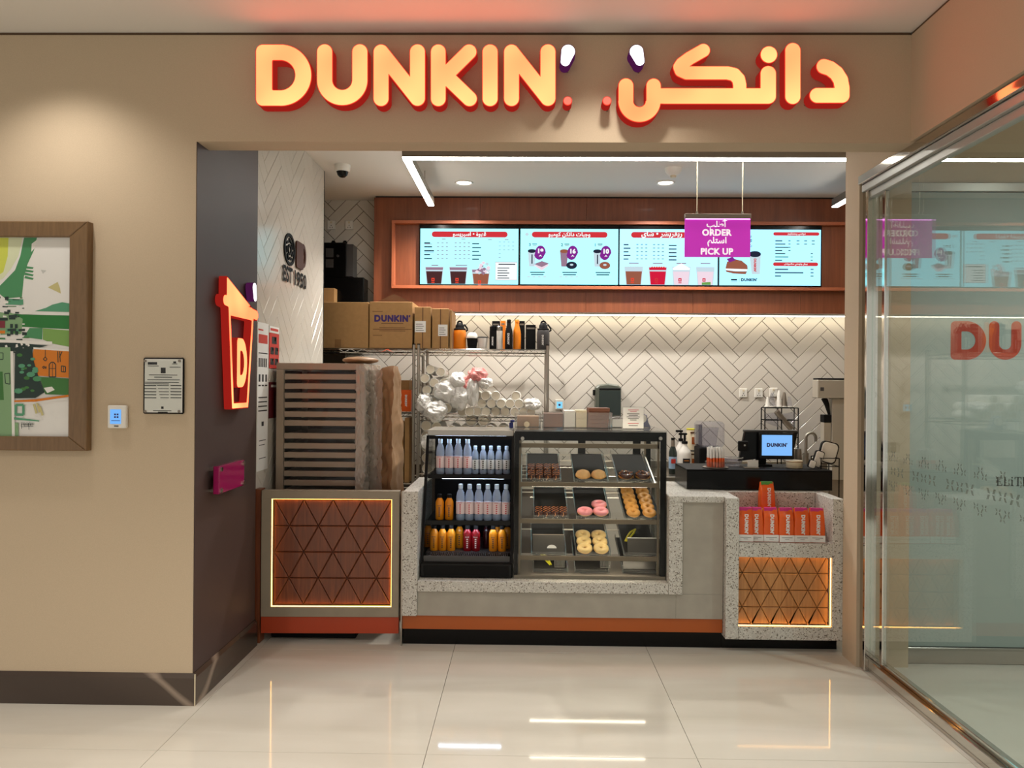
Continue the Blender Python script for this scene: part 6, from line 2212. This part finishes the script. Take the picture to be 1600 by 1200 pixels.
pack(917.5, 950, 637.5, 'brownp', 'stack of dark brown sleeves at the right of the clear tray', lean=.10, n=5)
a, b, z1 = bin_(804, 845, 645, 'small clear tray with brown insert at the left of the donut case top', 4.70, .2)
pack(808, 842, 650, 'kraft', 'brown folded paper inside the small clear tray', Y0=4.72, d=.15)
x, _ = on(823, 661, 4.69)
t = thing('round_tag', 'small round cream tag before the small clear tray', 'tag', (x, 4.69, TZ))
part('disc', MB().cyl((x, 4.692, TZ + .018), (x, 4.697, TZ + .018), .0175, n=16), M['cream'], t, 40)
pack(953, 985, 655, 'paper', 'folded white napkins behind the sign card on the donut case', Y0=4.74, d=.10)
t = thing('napkin', 'crumpled pink-printed white napkin on top of the napkin pack', 'napkin', (at(962, 650, Y=4.8).x, 4.79, TZ + .06))
x0_, x1_ = at(954, 648, Y=4.76).x, at(984, 648, Y=4.76).x
zt_ = at(970, 655, Y=4.74).z
part('napkin', MB().surf(lambda u, v: (x0_ + (x1_ - x0_) * u, 4.75 + .09 * v, zt_ + .004 + .035 * u * (1 - .6 * v) * abs(math.sin(u * 3 + 1)) + .004 * noise.noise((u * 6, v * 6, 1))), 12, 8), M['paper'], t, 60)
t = thing('tape_dispenser', 'blue-grey tape dispenser behind the sign card', 'dispenser', (at(1006, 660, Y=4.8).x, 4.8, TZ))
xx = at(1005, 660, Y=4.8).x
part('body', MB().prism([(xx - .04, TZ + .001), (xx + .045, TZ + .001), (xx + .03, TZ + .03), (xx + .02, TZ + .075), (xx - .01, TZ + .09), (xx - .04, TZ + .07)], (0, 4.78, 0), d=.04, bev=.004), mat('blue_grey', (120, 124, 148), .5), t)
part('roll', MB().cyl((xx - .008, 4.776, TZ + .055), (xx - .008, 4.824, TZ + .055), .026, n=18), M['white'], t, 40)
a, b = at(973.5, 636.5, Y=4.60), at(1005.5, 667.5, Y=4.60)
t = thing('sign_card', 'small white printed card in clear stand on the donut case', 'sign', ((a.x + b.x) / 2, 4.6, TZ))
part('stand', MB().box(a.x - .004, b.x + .004, 4.602, 4.605, TZ, a.z + .004).box(a.x - .004, b.x + .004, 4.602, 4.65, TZ, TZ + .003), M['acryl'], t)
cd_ = part('card', MB().box(a.x, b.x, 4.6, 4.6015, TZ + .004, a.z), M['paper'], t)
m = MB()
w_ = b.x - a.x
for i, (cy, hw, k) in enumerate(((.12, .26, 0), (.19, .16, 0), (.30, .30, 1), (.37, .22, 1), (.44, .32, 1), (.51, .26, 1), (.58, .16, 1), (.74, .26, 0), (.84, .22, 1))):
    z = a.z - (a.z - TZ) * cy
    m.slot(k).box((a.x + b.x) / 2 - w_ * hw, (a.x + b.x) / 2 + w_ * hw, 4.5994, 4.5999, z - .0018, z + .0018)
part('print', m, [M['pinkprint'], M['inkb']], cd_)
# blue handle leaning at the cooler
t = thing('blue_scoop', 'blue plastic scoop handle standing behind the cooler top', 'scoop', (at(800, 672, Y=4.9).x, 4.95, 1.216))
x0_, z0_ = on(799, 676, 4.95)
x1_, z1_ = on(805, 660, 4.95)
part('handle', MB().box(x0_ - .014, x0_ + .012, 4.94, 4.96, 1.2165, z1_, .004), M['blue'], t)
part('tip', MB().box(x0_ - .008, x0_ + .02, 4.94, 4.96, z1_ + .0005, z1_ + .016, .004), M['blue'], t)

# ------------------------------------------------------------------ till and small things on the black plinth
PZ = .9925
Y = 4.84
t = thing('till', 'black touch-screen till with lit blue screen on the plinth', 'till', (1.62, Y, PZ))
a, b = at(1186.5, 676, Y=Y), at(1241, 718, Y=Y)
part('base', MB().box(a.x - .03, a.x + .09, Y + .02, Y + .14, PZ, PZ + .012, .003), M['blackm'], t)
part('neck', MB().box(a.x + .0, a.x + .06, Y + .05, Y + .08, PZ + .0125, b.z + .01, .003), M['blackm'], t)
bz = part('monitor', MB().box(a.x, b.x, Y, Y + .03, b.z, a.z, .004), M['black'], t)
c0, c1 = at(1190.5, 679.5, Y=Y), at(1237.5, 712, Y=Y)
dsp = part('display', MB().box(c0.x, c1.x, Y - .0015, Y - .0002, c1.z, c0.z), emitter('till_screen', lin((128, 184, 246)), 1.0), bz)
part('lettering', MB().flat(DUNK, ((c0.x + c1.x) / 2, Y - .002, (c0.z + c1.z) / 2 + .002), sc=(c1.x - c0.x) * .68), M['navy'], dsp)
e0, e1 = at(1159, 672.5, Y=Y + .04), at(1190, 721, Y=Y + .04)
part('customer_display', MB().prism([(e0.x + .02, e0.z), (a.x + .16, e0.z), (a.x + .16, e0.z - .03), (a.x + .02, e1.z + .02), (e0.x - .018, e1.z)], (0, Y + .035, 0), d=.03, bev=.003), M['black'], t)
part('screen_hood', MB().prism([(b.x - .03, a.z), (b.x + .035, a.z + .012), (b.x + .01, a.z - .12), (b.x - .02, b.z + .04)], (0, Y + .035, 0), d=.03, bev=.002), M['black'], t)
part('top_visor', MB().box(e0.x + .02, b.x + .035, Y + .034, Y + .09, a.z + .0005, a.z + .014, .002), M['darkgrey'], t)
c0, c1 = at(1153.5, 689, Y=Y - .02), at(1164, 705, Y=Y - .02)
part('card_reader', MB().box(c0.x, c1.x + .02, Y - .03, Y - .005, c1.z, c0.z, .005), M['blackm'], t)
part('reader_button', MB().cyl((c1.x - .005, Y - .034, (c0.z + c1.z) / 2 + .006), (c1.x - .005, Y - .0305, (c0.z + c1.z) / 2 + .006), .006, n=10), M['steel'], t)
part('reader_arm', MB().box(c1.x - .005, c1.x + .03, Y - .004, Y + .034, c1.z + .01, c1.z + .03), M['blackm'], t)

Y = 4.76
xa, zt = on(1102.5, 702, Y)
xb, _ = on(1134, 702, Y)
cp = thing('straw_holder', 'clear cup holding a bunch of orange straws on the black plinth', 'cup', ((xa + xb) / 2, Y, PZ))
part('saucer', MB().lathe([(.07, PZ + .0005), (.078, PZ + .004), (.078, PZ + .006)], ((xa + xb) / 2, Y, 0), 24), M['greymetal'], cp, 40)
part('cup', MB().lathe([(.060, PZ + .0065), (.064, PZ + .04)], ((xa + xb) / 2, Y, 0), 24), M['clear'], cp, 40)
def make_straw():
    t = thing('straw', 'straw', 'straw')
    part('lower', MB().cyl((0, 0, 0), (0, 0, .055), .0068, n=8), M['bag'], t, 40)
    part('wrapper', MB().cyl((0, 0, .0551), (0, 0, .118), .0068, .0062, n=8), M['paper'], t, 40)
    return t
STR = Proto(make_straw)
k = 0
for r_, n_ in ((0.0, 1), (.0165, 6), (.032, 11), (.0475, 16)):
    for i in range(n_):
        an = 2 * PI * i / n_ + r_ * 40
        STR.put(((xa + xb) / 2 + r_ * math.cos(an), Y + r_ * math.sin(an), PZ + .008), 'orange straw with white wrapper end in the clear cup', None, 'straws in the cup', (1, 1, .94 + .1 * rnd.random()))
        k += 1
# bowl, cards, tub
x, _ = on(1150, 728, 4.80)
t = thing('clear_bowl', 'clear shallow plastic bowl beside the straws', 'bowl', (x, 4.88, PZ))
part('bowl', MB().lathe([(.045, PZ + .001), (.060, PZ + .03), (.064, PZ + .05), (.061, PZ + .05), (.057, PZ + .03), (.042, PZ + .004)], (x, 4.88, 0), 20), M['clear'], t, 40)
part('rim', MB().torus((x, 4.88, PZ + .0535), .063, .003, 20, 6), M['white'], t, 60)
a, b = at(1168, 719, Y=4.74), at(1185, 727, Y=4.74)
t = thing('card_holder', 'white card holder beside the till base', 'holder', ((a.x + b.x) / 2, 4.74, PZ))
part('card', MB().box(a.x, b.x, 4.74, 4.742, PZ + .008, a.z, .0005), M['paper'], t)
part('foot', MB().box(a.x - .02, b.x, 4.72, 4.77, PZ + .0005, PZ + .0075, .001), M['greymetal'], t)
a, b = at(1233, 720, Y=4.75), at(1258, 732, Y=4.75)
t = thing('cream_tub', 'round cream tub on the black plinth right of the till', 'tub', ((a.x + b.x) / 2, 4.78, PZ))
r = (b.x - a.x) / 2
part('tub', MB().lathe([(r * .94, PZ + .0005), (r, PZ + .005), (r, a.z - .004), (r * .95, a.z)], ((a.x + b.x) / 2, 4.80, 0), 22), M['cream'], t, 40)
part('lid_groove', MB().torus(((a.x + b.x) / 2, 4.80, (a.z * .8 + PZ * .2)), r, .002, 22, 5), M['card2'], t, 60)
x, zt = on(1251, 703, 4.88)
t = thing('steel_pitcher', 'small dark steel cup behind the cream tub', 'cup', (x, 4.93, PZ))
part('cup', MB().lathe([(.026, PZ + .0005), (.028, PZ + .004), (.022, zt), (.019, zt), (.02, PZ + .01)], (x, 4.93, 0), 16), M['greymetal'], t, 40)
part('rim', MB().torus((x, 4.93, zt + .002), .021, .002, 16, 5), M['steel'], t, 60)
# lid packs in a black wire stand at the jamb
t = thing('wire_stand', 'black wire stand holding white lid packs by the jamb', 'stand', (1.83, 4.62, .8705))
xw0, zw = on(1287, 717, 4.70)
xw1 = 1.99
w_ = MB()
for x in (xw0, xw0 + .11):
    for y in (4.74, 4.90):
        w_.cyl((x, y, .993 if x < 1.86 else .60), (x, y, zw), .0035, n=6)
for z in (zw, zw - .05):
    for y in (4.74, 4.90):
        w_.cyl((xw0, y, z), (xw0 + .11, y, z), .003, n=6)
    for x in (xw0, xw0 + .11):
        w_.cyl((x, 4.74, z), (x, 4.90, z), .003, n=6)
part('frame', w_, M['blackm'], t)
def lidpack(px0, px1, py0, py1, label, tilt, Y):
    a, b = at(px0, py0, Y=Y), at(px1, py1, Y=Y)
    cx_, cz_ = (a.x + b.x) / 2, (a.z + b.z) / 2
    t = thing('lid_pack', label, 'lid pack', (cx_, Y, cz_), 'white lid packs at the jamb')
    hw, hh = (b.x - a.x) / 2, (a.z - b.z) / 2
    rr_ = min(hw, hh) * .5
    def ro_(h_, v_, r_):
        return [(sx * (h_ - r_) + r_ * math.cos(an), sz * (v_ - r_) + r_ * math.sin(an)) for sx, sz, a0 in ((1, 1, 0), (-1, 1, PI / 2), (-1, -1, PI), (1, -1, 1.5 * PI)) for an in [a0 + PI / 2 * i / 5 for i in range(6)]]
    part('lid', MB().prism(ro_(hw * .88, hh * .9, rr_ * .9), (cx_, Y - .004, cz_), d=.03, bev=.004), M['white'], t, 40)
    part('edge', MB().prism(ro_(hw, hh, rr_), (cx_, Y + .0005, cz_), d=.02), M['blackm'], t)
    t.rotation_euler = (0, tilt, 0)
lidpack(1281, 1309, 690, 724, 'largest white lid pack with black edge in the wire stand', .25, 4.80)
lidpack(1272, 1286, 704, 731, 'middle white lid pack leaning before the largest', .3, 4.765)
lidpack(1264, 1275, 719, 732, 'smallest white lid pack at the foot of the stand', .3, 4.735)
